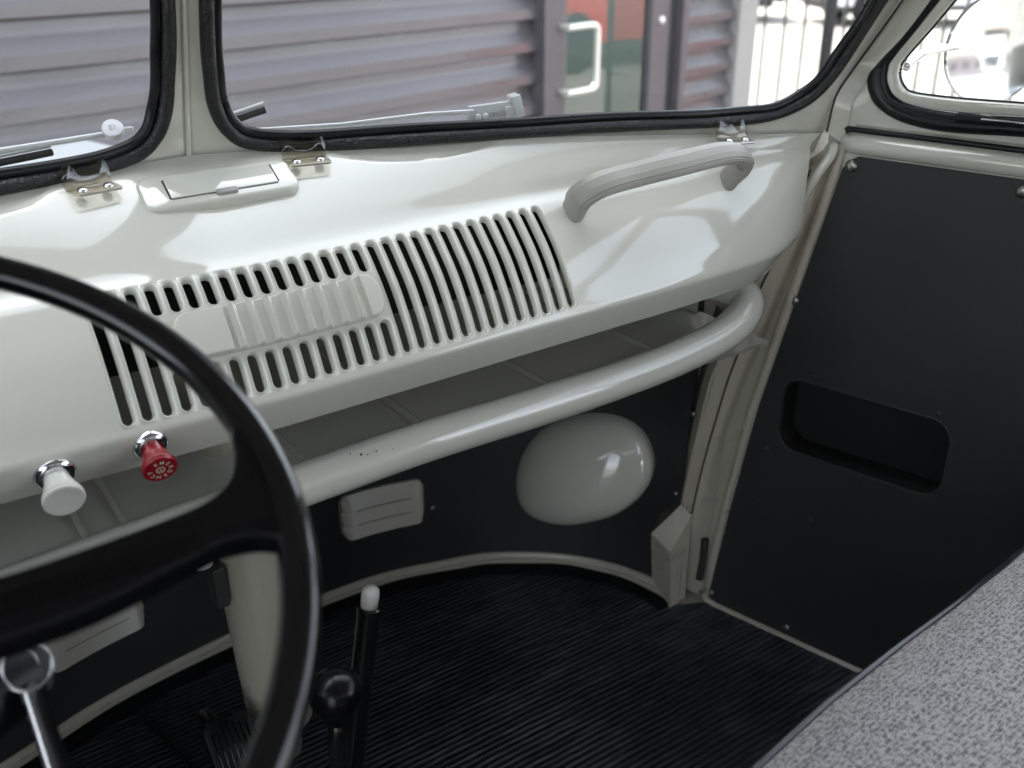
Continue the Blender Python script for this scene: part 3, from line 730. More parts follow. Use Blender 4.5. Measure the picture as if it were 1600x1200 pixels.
bp = cr([(-.74, .80, .462), (-.4, .80, .472), (-.255, .80, .482), (-.1, .80, .4925), (.02, .80, .4985), (.14, .80, .504), (.30, .80, .505), (.44, .799, .5095), (.52, .798, .5175), (.575, .798, .528), (.610, .802, .541), (.631, .813, .553), (.635, .830, .562), (.628, .850, .567), (.61, .875, .570)], 8)
mb = MB(); tube(mb, bp, .0218, 24); part(mb.build('tray_bar', 'cream', autos=0))['label'] = 'thick rounded cream bar along the front of the parcel shelf'
bar_ = [o for o in bpy.data.objects if o.name.startswith('tray_bar')][0]
for px_, dz_, r_ in ((.062, .019, .0008), (.072, .017, .0013), (.078, .0155, .0007), (.088, .016, .0009), (.105, .014, .0006), (.17, .012, .0008), (.31, .011, .0006)):
    mb = MB(); yy = math.sqrt(.0219**2-dz_**2); lathe(mb, [(r_, 0), (r_, .0003), (.0001, .0003)], (px_, .80-yy-.00005, .503+dz_), (0, -yy, dz_), 9); sub(mb.build('paint_chip', 'seam', autos=0), bar_)
# heater duct and knob
dp = cr([(-.012, .935, .52), (-.008, .935, .423), (-.002, .94, .343), (.002, .926, .20), (.005, .922, .15), (.010, .925, .11)], 6)
sec = [(math.cos(2*math.pi*k/36)*(1+.05*math.exp(-((k-29)/.8)**2)), math.sin(2*math.pi*k/36)*(1+.05*math.exp(-((k-29)/.8)**2))) for k in range(36)]
mb = MB(); tube(mb, dp, lambda t: .038*(1-.35*max(0, (t-.9)/.1)**2), prof=sec, upv=(0, 1, 0)); dt = part(mb.build('heater_duct', 'cream_dull', autos=0)); dt['label'] = 'cream upright duct standing behind the steering wheel rim'
mb = MB(); tube(mb, dp[-9:-7], .0388, prof=sec, upv=(0, 1, 0)); tube(mb, [(.010, .925, .112), (.012, .94, .10), (.02, .965, .05), (.03, 1.0, -.01)], .022, 16); sub(mb.build('collar', 'cream_dull', autos=40), dt)
mb = MB(); box(mb, (-.046, .925, .335), (.014, .03, .05)); sub(mb.build('bracket', 'panel', bevel=.002), dt)
mb = MB(); o_ = V((-.0725, .863, .4045)); a_ = V((-.05, -.62, -.35)).normalized()
lathe(mb, [(.006, -.035), (.0066, -.018), (.0085, -.016), (.0092, -.010), (.0092, 0), (.0082, .002), (.0001, .0026)], o_, a_, 28)
kb = part(mb.build('heater_knob', 'whiteplastic', autos=40)); kb['label'] = 'small ivory knurled knob behind the steering wheel spoke'
mb = MB()
for i in range(24):
    aa = 2*math.pi*i/24; e1 = a_.orthogonal().normalized(); e2 = a_.cross(e1); c = o_+(e1*math.cos(aa)+e2*math.sin(aa))*.0092
    tube(mb, [c-a_*.012, c-a_*.004], .0005, 5)
sub(mb.build('knurling', 'whiteplastic'), kb)

# ---------------------------------------------------------------- floor
mb = MB(); base = [p.copy() for p in inn(.010)]; fl_ = [(p.x, p.y) for p in base]
back = [(.72, .90), (.79, .62), (.86, .33), (.93, -.6), (-.93, -.6), (-.86, .33), (-.75, .8)]
poly = fl_+back; mb.add([(x, y, 0) for x, y in poly]+[(x, y, -.02) for x, y in poly], [tuple(range(len(poly))), tuple(range(len(poly), 2*len(poly)))[::-1]], True)
flo = part(mb.build('floor_mat', 'mat', autos=0)); flo['label'] = 'black ribbed rubber mat with scuff marks'
mb = MB(); A = [p+V((0, 0, .0008)) for p in inn(.035)]; B = [p+V((0, 0, .003+.001*math.sin(i*.21)+.0006*math.sin(i*.47+2))) for i, p in enumerate(inn(.020))]; Cc = [p+V((0, 0, .0065+.0012*math.sin(i*.17)+.0008*math.sin(i*.39))) for i, p in enumerate(inn(.0115))]
strip(mb, A, B); strip(mb, B, Cc); sub(mb.build('turned_up_edge', 'rubber', merge=1e-5, autos=0), flo)
mb = MB(); tube(mb, cr([(-.115, 1.17, .001), (-.10, 1.10, .002), (-.085, 1.0, .002), (-.09, .8, .002)], 6), .0025, 6); sub(mb.build('joint', 'rubber'), flo)
mb = MB(); strip(mb, lift(FLs[-1:], 0)*1+[V((.668, .93, .2)), V((.667, .915, .30)), V((.668, .892, .41)), V((.672, .87, .50))], [V((.74, 1.0, 0)), V((.74, 1.0, .2)), V((.74, 1.0, .30)), V((.74, 1.0, .41)), V((.74, 1.0, .50))]); sub(mb.build('edge_return', 'panel', autos=0), kick)

# ---------------------------------------------------------------- door post
L_ = [(.706, .835, .700), (.672, .845, .60), (.665, .880, .454), (.664, .897, .400), (.664, .916, .288), (.664, .931, .185)]
S_ = [(.724, .815, .712), (.700, .825, .62), (.693, .848, .55), (.692, .868, .467), (.692, .889, .397), (.692, .920, .252), (.691, .934, .159)]
def rs(P, n):
    P = cr(P, 12); L = [0]
    for a, b in zip(P, P[1:]): L.append(L[-1]+(b-a).length)
    o = []
    for i in range(n):
        t = L[-1]*i/(n-1); k = 0
        while k < len(L)-2 and L[k+1] < t: k += 1
        o.append(P[k].lerp(P[k+1], (t-L[k])/max(1e-9, L[k+1]-L[k])))
    return o
Bd = [(.747, .791, .742), (.741, .814, .639), (.729, .859, .476), (.723, .881, .391), (.717, .902, .297), (.715, .909, .178), (.713, .919, .048), (.712, .922, .0)]
mb = MB(); strip(mb, rs(L_, 40), rs(S_, 40), (.01, .02, 0))
S2 = rs([(x+.002, y+.002, z) for x, y, z in S_]+[(.691, .950, .085), (.691, .965, .01)], 50)
strip(mb, S2, rs([(x+.003, y+.003, z) for x, y, z in Bd], 50), (.01, .02, 0))
strip(mb, rs([(x+.001, y+.001, z) for x, y, z in Bd], 50), rs([(x+.03, y-.05, z) for x, y, z in Bd], 50), (.01, .02, 0))
post = part(mb.build('door_post', 'cream_dull', autos=50)); post['label'] = 'cream door post curving down to the floor corner'
mb = MB()
A_, B_, C_, E_ = V((.664, .931, .185)), V((.6445, .972, .118)), V((.6445, .927, .108)), V((.688, .930, .158))
B0, C0, E0_ = V((.666, .983, -.004)), V((.652, .925, -.004)), V((.694, .935, -.004))
mb.add([A_, B_, C_, E_], [(0, 1, 2, 3)], True); mb.add([B_, B0, C0, C_], [(0, 1, 2, 3)], True); mb.add([C_, C0, E0_, E_], [(0, 1, 2, 3)], True); mb.add([A_, B_, B0, V((.70, .99, -.004)), V((.69, .98, .185))], [(0, 1, 2, 3, 4)], True)
mb2_ = None; sub(mb.build('foot_bracket', 'cream_dull', merge=1e-5, autos=20), post)
mb = MB(); strip(mb, [V((.685, 1.0, -.02)), V((.69, .97, .4)), V((.70, .885, .775))], [V((.82, .90, -.02)), V((.82, .88, .4)), V((.80, .79, .775))], (.004, .006, 0)); strip(mb, [V((.645, .99, -.006)), V((.70, .80, -.006))], [V((.80, 1.0, -.006)), V((.80, .80, -.006))], (0, 0, -.005)); sub(mb.build('post_backing', 'cream_dull', autos=0), post)  # added sheet behind the post, stops light leaking through the gaps
mb = MB(); tube(mb, cr([(.706, .915, .115), (.702, .912, .08), (.698, .912, .045)], 5), .006, 8); sub(mb.build('check_strap', 'seam', autos=0), post)
mb = MB(); tube(mb, [p+V((-.0012, -.0012, 0)) for p in rs(S_, 40)], .0011, 6); sub(mb.build('seam', 'seam'), post)
SU = [(.727, .80, .76), (.734, .800, .799), (.738, .789, .824), (.769, .752, .911), (.793, .712, 1.0), (.815, .66, 1.12), (.83, .61, 1.25)]
DU = [(.745, .789, .745), (.746, .784, .775), (.748, .778, .808), (.764, .716, .903), (.778, .66, .99), (.795, .585, 1.10), (.81, .52, 1.2), (.813, .50, 1.25)]
mb = MB(); strip(mb, rs(SU, 40), rs(DU, 40), (.012, .02, 0)); up_ = sub(mb.build('pillar_face', 'cream', autos=50), post)
mb = MB(); tube(mb, [p+V((-.001, -.001, 0)) for p in rs(SU, 40)], .0012, 6); sub(mb.build('seam', 'seam'), post)
mb = MB(); tube(mb, cr([(.704, .825, .64), (.716, .803, .70), (.727, .791, .730), (.7335, .792, .742), (.738, .802, .738)], 6), .0062, 12); sub(mb.build('rolled_flange', 'cream', autos=0), post)


# ---------------------------------------------------------------- door
Dn = V((-.9666, -.2562, 0)); Dh = V((.2562, -.9666, 0)); D0 = V((.713, .918, 0))
def DP(q, z, h=0): return D0+Dh*q+V((0, 0, z))+Dn*h
def front(z):
    return interp([(0, .006), (.015, .010), (.18, .031), (.356, .057), (.531, .094), (.74, .139)], z)
oP = [(front(z)+.004, z) for z in [.016+.035*i for i in range(21)]]
oP = [(.030, .003), (.018, .006)]+oP+[(.148, .728), (.156, .7325), (1.0, .7325), (1.0, .003)]
hole = rrect(.098, .325, .312, .422, .026, 8)
# door skin
sk = [(front(0), -.008)]+[(front(z), z) for z in [.05*i for i in range(16)]]+[(.146, .770), (1.03, .770), (1.03, -.008)]
mb = MB(); ring(mb, rrect(.098-.002, .327, .310, .424, .026, 8), sk, (.21, .37), DP, 0, -.03)
door = part(mb.build('door', 'cream', autos=40)); door['label'] = 'passenger door with charcoal trim board and cream edge'
mb = MB(); ring(mb, hole, oP, (.21, .37), DP, .0005, .0035)
tb = sub(mb.build('trim_board', 'panel', autos=40, bevel=.001), door)
mb = MB(); pk = rrect(.098, .325, .312, .422, .026, 8); n_ = len(pk)
vs = [DP(q, z, .0) for q, z in pk]+[DP(q, z, -.045) for q, z in pk]; mb.add(vs, [(i, (i+1) % n_, n_+(i+1) % n_, n_+i) for i in range(n_)]+[tuple(range(n_, 2*n_))])
sub(mb.build('pocket', 'pocket', autos=40), door)
mb = MB(); tube(mb, [DP(q, z, .0028) for q, z in off2(hole, .0005)], .0012, 6, closed=True); sub(mb.build('pocket_edge', 'panel'), door)
for q, z, r_ in ((.145, .7205, .0078), (.344, .7195, .0078), (.55, .72, .0078), (.093, .533, .0062), (.046, .350, .0058), (.026, .178, .005), (.014, .02, .005), (.145, .018, .005), (.135, .434, .0035), (.301, .431, .0035), (.079, .304, .0035), (.077, .220, .003), (.16, .215, .003)):
    mb = MB(); dome(mb, DP(q+.004, z, .0033), Dn, r_, r_*.55, 20); sub(mb.build('screw', 'screw' if r_ > .004 else 'panel', autos=60), door)
mb = MB(); tube(mb, [DP(front(z)-.004, z, .003) for z in [.745-.0373*i for i in range(20)]]+[DP(.004, .012, .003), DP(.012, .003, .003), DP(.03, -.001, .003), DP(.16, -.0015, .003), DP(1.0, -.0015, .003)], .0062, 12)
sub(mb.build('door_edge', 'cream_dull', autos=0), door)
mb = MB(); tube(mb, [DP(.136, .747, -.004), DP(.150, .7465, -.001), DP(.3, .7465, -.001), DP(1.03, .7465, -.001)], .013, 16, ry=.0125, upv=(0, 0, 1)); sub(mb.build('belt_ledge', 'cream', autos=0), door)
mb = MB(); plate(mb, [(.112, .735), (.112, .778), (.20, .778), (.20, .735)], DP, -.008, -.004); sub(mb.build('door_corner', 'cream', autos=40), door)
mb = MB(); tube(mb, [DP(.131, .764, .0), DP(.15, .7635, .001), DP(1.03, .7635, .001)], .0036, 10); sub(mb.build('belt_seal', 'rubber', autos=0), door)
wo = [(.1545, .83), (.156, .812), (.169, .794), (.202, .7785), (.254, .7735), (.336, .7775), (.42, .779), (.445, .783), (.458, .80), (.46, .95), (.46, 1.15), (.44, 1.185), (.40, 1.19), (.345, 1.165), (.212, .913), (.166, .846)]
wi = [(.1765, .837), (.1785, .822), (.189, .808), (.213, .800), (.265, .7965), (.331, .7995), (.40, .800), (.430, .803), (.440, .815), (.443, .95), (.443, 1.13), (.43, 1.16), (.40, 1.168), (.36, 1.145), (.222, .914), (.182, .852)]
wg = [(.1905, .839), (.1915, .829), (.198, .819), (.210, .8135), (.255, .812), (.329, .8135), (.39, .8145), (.415, .8165), (.424, .827), (.427, .95), (.427, 1.11), (.418, 1.14), (.40, 1.146), (.375, 1.125), (.239, .915), (.196, .853)]
def sc2(L): return [(p.x, p.y) for p in cr([(a, b, 0) for a, b in L], 5, True)]
wo, wi, wg = sc2(wo), sc2(wi), sc2(wg); c_ = (.30, .90)
ub = [(.122, .766), (.131, .79), (.143, .815), (.205, .906), (.40, 1.20), (.47, 1.23), (.47, .768)]
mb = MB(); ring(mb, off2(wo, -.004), ub, c_, DP, .0, -.02)
# rest of the upper door: main window frame
for q0, q1, z0, z1 in ((.47, 1.03, .768, .795), (.47, 1.03, 1.195, 1.23), (1.0, 1.03, .795, 1.195)):
    vs = [DP(q, z, h) for q in (q0, q1) for z in (z0, z1) for h in (0, -.02)]; mb.add(vs, [(0, 1, 3, 2), (4, 6, 7, 5), (0, 4, 5, 1), (2, 3, 7, 6), (0, 2, 6, 4), (1, 5, 7, 3)], True)
sub(mb.build('upper_door', 'cream', autos=50), door)
qw = MB(); 
mid = lambda A, B, t: [(a[0]*(1-t)+b[0]*t, a[1]*(1-t)+b[1]*t) for a, b in zip(A, B)]
n_ = len(wo); prf = [(0, 0), (.04, .006), (.2, .0095), (.45, .011), (.62, .008), (.72, .0075), (.85, .009), (.95, .006), (1, -.002)]
vs = []
for t, h in prf:
    for i, (q, z) in enumerate(mid(wo, wi, t)): vs.append(DP(q, z, h+.0006*math.sin(i*.7)*(t < .1)+.0004*math.sin(i*.31)))
qw.add(vs, [(k*n_+i, k*n_+(i+1) % n_, (k+1)*n_+(i+1) % n_, (k+1)*n_+i) for k in range(len(prf)-1) for i in range(n_)])
vw = sub(qw.build('quarter_window_seal', 'rubber', autos=0), door)
mb = MB(); prf = [(0, .002), (.1, .006), (.5, .007), (.85, .006), (1, .002), (1, -.006)]; vs = []
for t, h in prf:
    for q, z in mid(wi, wg, t): vs.append(DP(q, z, h))
mb.add(vs, [(k*n_+i, k*n_+(i+1) % n_, (k+1)*n_+(i+1) % n_, (k+1)*n_+i) for k in range(len(prf)-1) for i in range(n_)]); sub(mb.build('quarter_window_frame', 'cream', autos=40), door)
mb = MB(); tube(mb, [DP(q, z, .0015) for q, z in wg], .0016, 8, closed=True); sub(mb.build('glazing_bead', 'rubber', autos=0), door)
mb = MB(); mb.add([DP(q, z, -.001) for q, z in wg]+[DP(q, z, -.004) for q, z in wg], [tuple(range(n_)), tuple(range(n_, 2*n_))[::-1]]+[(i, (i+1) % n_, n_+(i+1) % n_, n_+i) for i in range(n_)], True); sub(mb.build('quarter_window_glass', 'glass', autos=0), door)
mb = MB(); mb.add([DP(.47, .795, -.01), DP(1.0, .795, -.01), DP(1.0, 1.195, -.01), DP(.47, 1.195, -.01)], [(0, 1, 2, 3)], True); sub(mb.build('side_window_glass', 'glass', autos=0, recalc=False), door)
mb = MB(); f_ = lambda a, b, h: DP(a, b, h); plate(mb, rrect(.262, .36, .789, .797, .003, 4), f_, .004, .0135, .002); sub(mb.build('catch_cover', 'rubber', autos=40), door)
mb = MB(); plate(mb, rrect(.292, .36, .7925, .7955, .001, 3), f_, .0125, .0150, .0006); sub(mb.build('window_catch', 'chrome', autos=40), door)

# exterior mirror
mc = V((.961, .745, .848)); rn = V((-.70, -1.5, .015)).normalized(); e1 = V((0, 0, 1)).cross(rn).normalized(); e2 = rn.cross(e1)
mb = MB(); lathe(mb, [(.0001, -.022), (.03, -.020), (.055, -.012), (.067, 0), (.0695, .004), (.0695, .0065), (.0675, .0075), (.0660, .0065)], mc, rn, 56)
mir = part(mb.build('door_mirror', 'chrome', autos=50)); mir['label'] = 'round chrome rimmed mirror outside the quarter window'
mm = bpy.data.materials.new('mirror_glass'); mm.use_nodes = True; b_ = mm.node_tree.nodes['Principled BSDF']; b_.inputs['Metallic'].default_value = 1; b_.inputs['Roughness'].default_value = .015; b_.inputs['Base Color'].default_value = (.36, .375, .39, 1)
mb = MB(); lathe(mb, [(.0001, .0045), (.0662, .0045), (.0662, .0050), (.0001, .0050)], mc, rn, 56); sub(mb.build('mirror_glass', mm, autos=30), mir)
mb = MB(); tube(mb, cr([(.782, .742, .838), (.80, .748, .843), (.85, .760, .850), (.92, .765, .852), (.957, .76, .849)], 6), .0052, 12); sub(mb.build('arm', 'chrome', autos=0), mir)

# ---------------------------------------------------------------- cab shell out of view: roof, left door, bulkhead
mb = MB(); rows = []
for k in range(13):
    t = k/12; y_ = None; row = []
    for i in range(25):
        x = -.83+1.66*i/24; yf = .975-.2319*abs(x)-.333*(1.25-.785); y = yf+(-.80-yf)*t
        row.append(V((x*(1+.08*t), y, 1.255+.07*(1-(x/.83)**2)*sm(t*3)+.02*sm(t*3))))
    rows.append(row)
for a, b in zip(rows, rows[1:]): strip(mb, a, b, (0, 0, .01))
part(mb.build('roof', 'headliner', autos=0))['label'] = 'cream roof lining over the cab'
mb = MB(); box(mb, (0, -.80, .62), (1.86, .03, 1.30)); part(mb.build('shade_bulkhead', 'headliner', bevel=.01))['label'] = 'unseen partition added behind the bench seat to cut light from the rear'  # out of view, added to cut the frontal fill light
def LP(q, z, h=0): p = DP(q, z, h); return V((-p.x, p.y, p.z))
mb = MB(); ring(mb, rrect(.25, .95, .80, 1.18, .05, 5), [(.0, -.008), (.14, .757), (.205, .906), (.40, 1.23), (1.03, 1.23), (1.03, -.008)], (.60, .95), LP, 0, -.03)
ld = part(mb.build('door', 'cream', autos=50)); ld['label'] = 'driver door beside the steering wheel'
mb = MB(); plate(mb, [(.06, .01), (.15, .73), (1.0, .73), (1.0, .01)], LP, .0005, .004); sub(mb.build('trim_board', 'panel', autos=40), ld)
mb = MB(); plate(mb, rrect(.25, .95, .80, 1.18, .05, 5), LP, -.012, -.015); sub(mb.build('side_window_glass', 'glass', autos=40), ld)
mb = MB()
strip(mb, [V((-.727, .80, .755)), V((-.69, .86, .5)), V((-.69, .93, 0))], [V((-.75, .785, .755)), V((-.735, .84, .5)), V((-.715, .92, 0))], (-.01, .02, 0))
strip(mb, [V((-x, y, z)) for x, y, z in SU], [V((-x, y, z)) for x, y, z in [DU[0], DU[1], DU[2], DU[3], DU[4], DU[5], DU[7]]], (-.01, .02, 0))
lp_ = part(mb.build('door_post', 'cream_dull', autos=50)); lp_['label'] = 'cream door post on the driver side'

# ---------------------------------------------------------------- bench seat
def seat():
    NX, NY = 60, 34; x0, x1 = .03, .80; vs = []; fs = []
    for i in range(NX+1):
        for j in range(NY+1):
            a = i/NX; x = x0+(x1-x0)*a
            yf = interp([(.03, .300), (.12, .322), (.23, .339), (.33, .349), (.42, .356), (.50, .366), (.57, .378), (.64, .395), (.72, .405), (.80, .41)], x)
            b = j/NY; y = yf-(yf+.25)*b
            z = .462+.028*(1-math.exp(-b/.06))+.012*math.sin(math.pi*min(1, b*1.3))-.020*sm((x-.42)/.3)
            vs.append((x, y, z))
    for i in range(NX):
        for j in range(NY): k = i*(NY+1)+j; fs.append((k, k+NY+1, k+NY+2, k+1))
    mb = MB(); mb.add(vs, fs); edge = [V(vs[i*(NY+1)]) for i in range(NX+1)]
    s_ = part(mb.build('bench_seat', 'tweed', autos=0)); s_['label'] = 'bench seat in grey woven cloth with dark piping'
    mb = MB(); tube(mb, [p+V((0, .0015, .0)) for p in edge], .0034, 12); sub(mb.build('piping', 'piping', autos=0), s_)
    mb = MB(); rows = []
    for k, (dy, dz) in enumerate(((0, 0), (.006, -.02), (.008, -.06), (.002, -.10), (-.01, -.13))): rows.append([p+V((0, dy, dz)) for p in edge])
    for a, b in zip(rows, rows[1:]): strip(mb, a, b)
    le = [p+V((0, -.01, -.13)) for p in edge]; strip(mb, [p for p in edge[:1]]*2, le[:1]*2)
    sub(mb.build('front_border', 'panel', merge=1e-5, autos=0), s_)
    mb = MB(); box(mb, (.42, .02, .165), (.72, .55, .33)); sub(mb.build('seat_box', 'panel', bevel=.01), s_)
M['piping'] = mat('navy_vinyl_piping', (.014, .017, .027), .25, coat=.4)
seat()

# ---------------------------------------------------------------- steering wheel
wc = V((-.351, .438, .740)); TH = .451; wn = V((0, -math.sin(TH), math.cos(TH))); wx = V((1, 0, 0)); wb = wn.cross(wx)
WR = .21
def WP(a, b, h=0): return wc+wx*a+wb*b+wn*h
mb = MB(); tube(mb, [WP(WR*math.cos(2*math.pi*i/128), WR*math.sin(2*math.pi*i/128)) for i in range(128)], .0098, 20, closed=True, upv=wn, ry=.0088)
sw = part(mb.build('steering_wheel', 'rim', autos=0)); sw['label'] = 'glossy black thin rimmed steering wheel with flat spokes'
sp = [(.0, -.013), (.06, -.0215), (.10, -.0225), (.15, -.0195), (.172, -.0165), (.186, -.009), (.1945, .005), (.199, .020), (.2085, .024), (.209, -.03), (.2045, -.054), (.196, -.050), (.186, -.0455), (.17, -.0435), (.15, -.0475), (.11, -.0545), (.06, -.056), (.0, -.058)]
sps = [(p.x, p.y) for p in cr([(a, b, 0) for a, b in sp], 4)]
for sg in (1, -1):
    fr = lambda a, b, h, sg=sg: WP(sg*a, b, h)
    mb = MB(); plate(mb, sps if sg > 0 else sps, fr, -.0085, .0065, .005, 4)
    s1 = sub(mb.build('spoke', 'blackplastic', autos=50), sw)
    mb = MB()
    for i in range(52):
        a = .065+i*.0019; bc_ = -.0375
        tube(mb, [WP(sg*a, bc_-.006, .0066), WP(sg*a, bc_+.004, .0066)], .00085, 6)
    sub(mb.build('ribbing', 'rim', autos=40), sw)
mb = MB(); lathe(mb, [(.05, -.03), (.055, -.01), (.053, .004), (.045, .010), (.03, .013), (.0001, .014)], wc+wb*-.03, wn, 40); sub(mb.build('hub', 'blackplastic', autos=40), sw)
mb = MB(); plate(mb, rrect(.166, .196, -.043, -.036, .003, 4), WP, .004, .0085, .002); sub(mb.build('spoke_cap', 'chrome2', autos=50), sw) if False else None
M['columnblack'] = mat('satin_black_metal', (.006, .006, .007), .35, spec=.25)
mb = MB(); tube(mb, [wc+wb*-.03-wn*.02, wc+wb*-.03-wn*.45, wc+wb*-.03-wn*.72], .022, 20); sc_ = part(mb.build('steering_column', 'columnblack', autos=0))
mb = MB(); lo = wc+wb*-.03-wn*.155
tube(mb, [lo, V((-.290, .525, .592)), V((-.268, .538, .588))], .023, 18); lathe(mb, [(.019, -.02), (.0195, .002), (.008, .003), (.0001, .003)], (-.268, .540, .588), (.25, -.75, .35), 24)
sub(mb.build('ignition_lock', 'columnblack', autos=50), sc_)

# ---------------------------------------------------------------- levers and pedal
mb = MB(); tube(mb, [(.072, .793, .335), (.058, .797, .24), (.048, .803, .155), (.036, .812, .04), (.034, .815, -.005)], .0128, 20); hb = part(mb.build('handbrake_lever', 'blackpaint', autos=50)); hb['label'] = 'tall black handbrake rod with white push button'
ax = (V((.072, .793, .335))-V((.058, .797, .24))).normalized()
mb = MB(); lathe(mb, [(.0135, -.003), (.0138, .0), (.0120, .0012), (.0108, .0)], (.072, .793, .335), ax, 28); sub(mb.build('collar', 'blackpaint', autos=50), hb)
mb = MB(); lathe(mb, [(.0094, -.004), (.0096, .014), (.0088, .0195), (.006, .0225), (.0001, .0238)], (.0722, .793, .336), ax, 28); sub(mb.build('push_button', 'whiteplastic', autos=0), hb)
gk = V((-.038, .632, .391)); ga = V((.0, -.12, 1)).normalized()
mb = MB(); tube(mb, [gk-ga*.015, gk-ga*.06, V((-.034, .655, .24)), V((-.028, .70, .05)), V((-.026, .71, -.01))], lambda t: .011-.003*min(1, t*3), 14); gl_ = part(mb.build('gear_lever', 'blackpaint', autos=0)); gl_['label'] = 'gear lever with glossy black ball knob'
mb = MB(); lathe(mb, [(.009, -.034), (.0115, -.028), (.0135, -.021), (.0190, -.014), (.0225, -.006), (.0234, .002), (.0215, .0105), (.0165, .0168), (.009, .0205), (.0001, .0215)], gk, ga, 40); sub(mb.build('gear_knob', 'blackplastic', autos=0), gl_)
mb = MB(); lathe(mb, [(.05, 0), (.042, .012), (.03, .03), (.018, .055), (.012, .07)], (-.028, .70, 0), (0, -.1, 1), 28); sub(mb.build('gaiter', 'rubber', autos=0), gl_)
pc = V((-.070, .862, .160)); pn = V((.05, -.62, .78)).normalized(); p1 = V((1, 0, 0)); p1 = (p1-pn*p1.dot(pn)).normalized(); p2 = pn.cross(p1)
PF = lambda a, b, h: pc+p1*a+p2*b+pn*h
mb = MB(); plate(mb, rrect(-.028, .028, -.038, .038, .013, 6), PF, -.006, .006, .003); pd = part(mb.build('brake_pedal', 'rubber', autos=50)); pd['label'] = 'brake pedal with ribbed black rubber pad'
for i in range(7):
    a = -.0195+.0065*i
    mb = MB(); tube(mb, [PF(a, -.030, .0062), PF(a, .031-.003*abs(i-3), .0062)], .0014, 8); sub(mb.build('pad_rib', 'blackpaint', autos=0), pd)
mb = MB(); tube(mb, cr([PF(0, 0, -.005), PF(0, .03, -.03), PF(0, .06, -.09), V((-.07, .93, .03)), V((-.07, .93, -.01))], 5), .007, 10); sub(mb.build('pedal_arm', 'blackpaint', autos=0), pd)

# ---------------------------------------------------------------- keys (lift off things)
kr = V((-.2645, .505, .618)); kn_ = V((-.15, -.75, .62)).normalized(); k1 = kn_.orthogonal().normalized(); k2 = kn_.cross(k1)
mb = MB(); 
for q in (0, .0016):
    tube(mb, [kr+(k1*math.cos(2*math.pi*i/48)+k2*math.sin(2*math.pi*i/48))*.0125+kn_*q for i in range(48)], .0009, 8, closed=True)
rg = tag(mb.build('key_ring', 'chrome', autos=0), 'split steel key ring hanging from the ignition key', 'key ring')
mb = MB(); f_ = lambda a, b, h: V((-.268, .53, .601))+V((1, 0, 0))*a+V((0, -.5, .86))*h+V((0, .86, .5))*b
plate(mb, rrect(-.011, .011, -.009, .009, .007, 6), f_, 0, .0022, .0006); box(mb, f_(0, .018, .001), (.006, .018, .002))
tag(mb.build('ignition_key', 'screw', autos=50), 'small metal key in the ignition lock on the steering column', 'key')
fa = V((-.2665, .508, .606)); fb = V((-.262, .470, .535)); fc = V((-.2615, .455, .520)); d_ = (fb-fa).normalized(); sd_ = V((.80, .45, -.35)); sd_ = (sd_-d_*sd_.dot(d_)).normalized(); nn_ = d_.cross(sd_)
L0 = (fb-fa).length
f_ = lambda a, b, h: fa+d_*a+sd_*b+nn_*h
mb = MB(); plate(mb, [(.0, -.0035), (.01, -.0065), (L0, -.0085), (L0+.014, -.005), (L0+.016, 0), (L0+.014, .005), (L0, .0085), (.01, .0065), (.0, .0035)], f_, 0, .0026, .0006)
fob = tag(mb.build('key_fob', 'blackplastic', autos=50), 'long narrow black and metal fob hanging from the key ring', 'key fob')
mb = MB(); plate(mb, [(.004, -.0062), (L0, -.0092), (L0, -.0070), (.004, -.0042)], f_, .0005, .0036, .0004); o_ = mb.build('metal_edge', 'alu', autos=50); o_.parent = fob
mb = MB(); plate(mb, rrect(L0-.012, L0-.006, -.002, .004, .001, 3), f_, .0015, .0040, .0005); o_ = mb.build('rivet', 'whiteplastic', autos=50); o_.parent = fob

#@@OUTSIDE
# ---------------------------------------------------------------- outside
GZ = -.50
M['concrete'] = mat('sunlit_concrete', (.23, .215, .195), .85, var=(.6, .12), bump=(30, .3, .01))
M['asphalt'] = mat('pale_paving', (.30, .29, .28), .9, var=(.4, .1), bump=(30, .3, .01))
M['clad'] = mat('grey_profiled_metal', (.142, .130, .135), .33, metal=.4, var=(1.5, .08), rvar=(3, .08))
M['steel'] = mat('mauve_grey_frame', (.112, .098, .106), .45, metal=.2, var=(4, .05))
M['darkframe'] = mat('dark_door_gap', (.035, .034, .038), .5)
M['black'] = mat('black_fence_paint', (.012, .012, .014), .4)
M['white'] = mat('white_render', (.75, .74, .72), .8, var=(5, .05))
M['postgrey'] = mat('pale_grey_post', (.36, .34, .325), .5, metal=.1, var=(3, .06))
M['inside'] = mat('grey_green_room', (.40, .44, .425), .9)
mb = MB(); mb.add([(-150, -150, GZ), (250, -150, GZ), (250, 250, GZ), (-150, 250, GZ)], [(0, 1, 2, 3)], True)
tag(mb.build('ground', 'concrete', autos=0, recalc=False), kind='structure')
W0 = V((2.379, 3.502, 0)); We = V((.960, .279, 0)); Wn = V((.279, -.96, 0))
def WL(a, z, o=0): return W0+We*a+Wn*o+V((0, 0, z))
def wbox(mb, a0, a1, z0, z1, o0, o1):
    vs = [WL(a, z, o) for a in (a0, a1) for z in (z0, z1) for o in (o0, o1)]
    mb.add(vs, [(0, 1, 3, 2), (4, 6, 7, 5), (0, 4, 5, 1), (2, 3, 7, 6), (0, 2, 6, 4), (1, 5, 7, 3)], True)
B = tag(empty('building', tuple(WL(0, GZ))), 'building clad in horizontal grey ribbed metal with a glazed door', 'building')
bpy.context.view_layer.update(); BL = B.location.copy()
def bpart(o): o.parent = B; o.matrix_parent_inverse = Matrix.Translation(-BL); return o
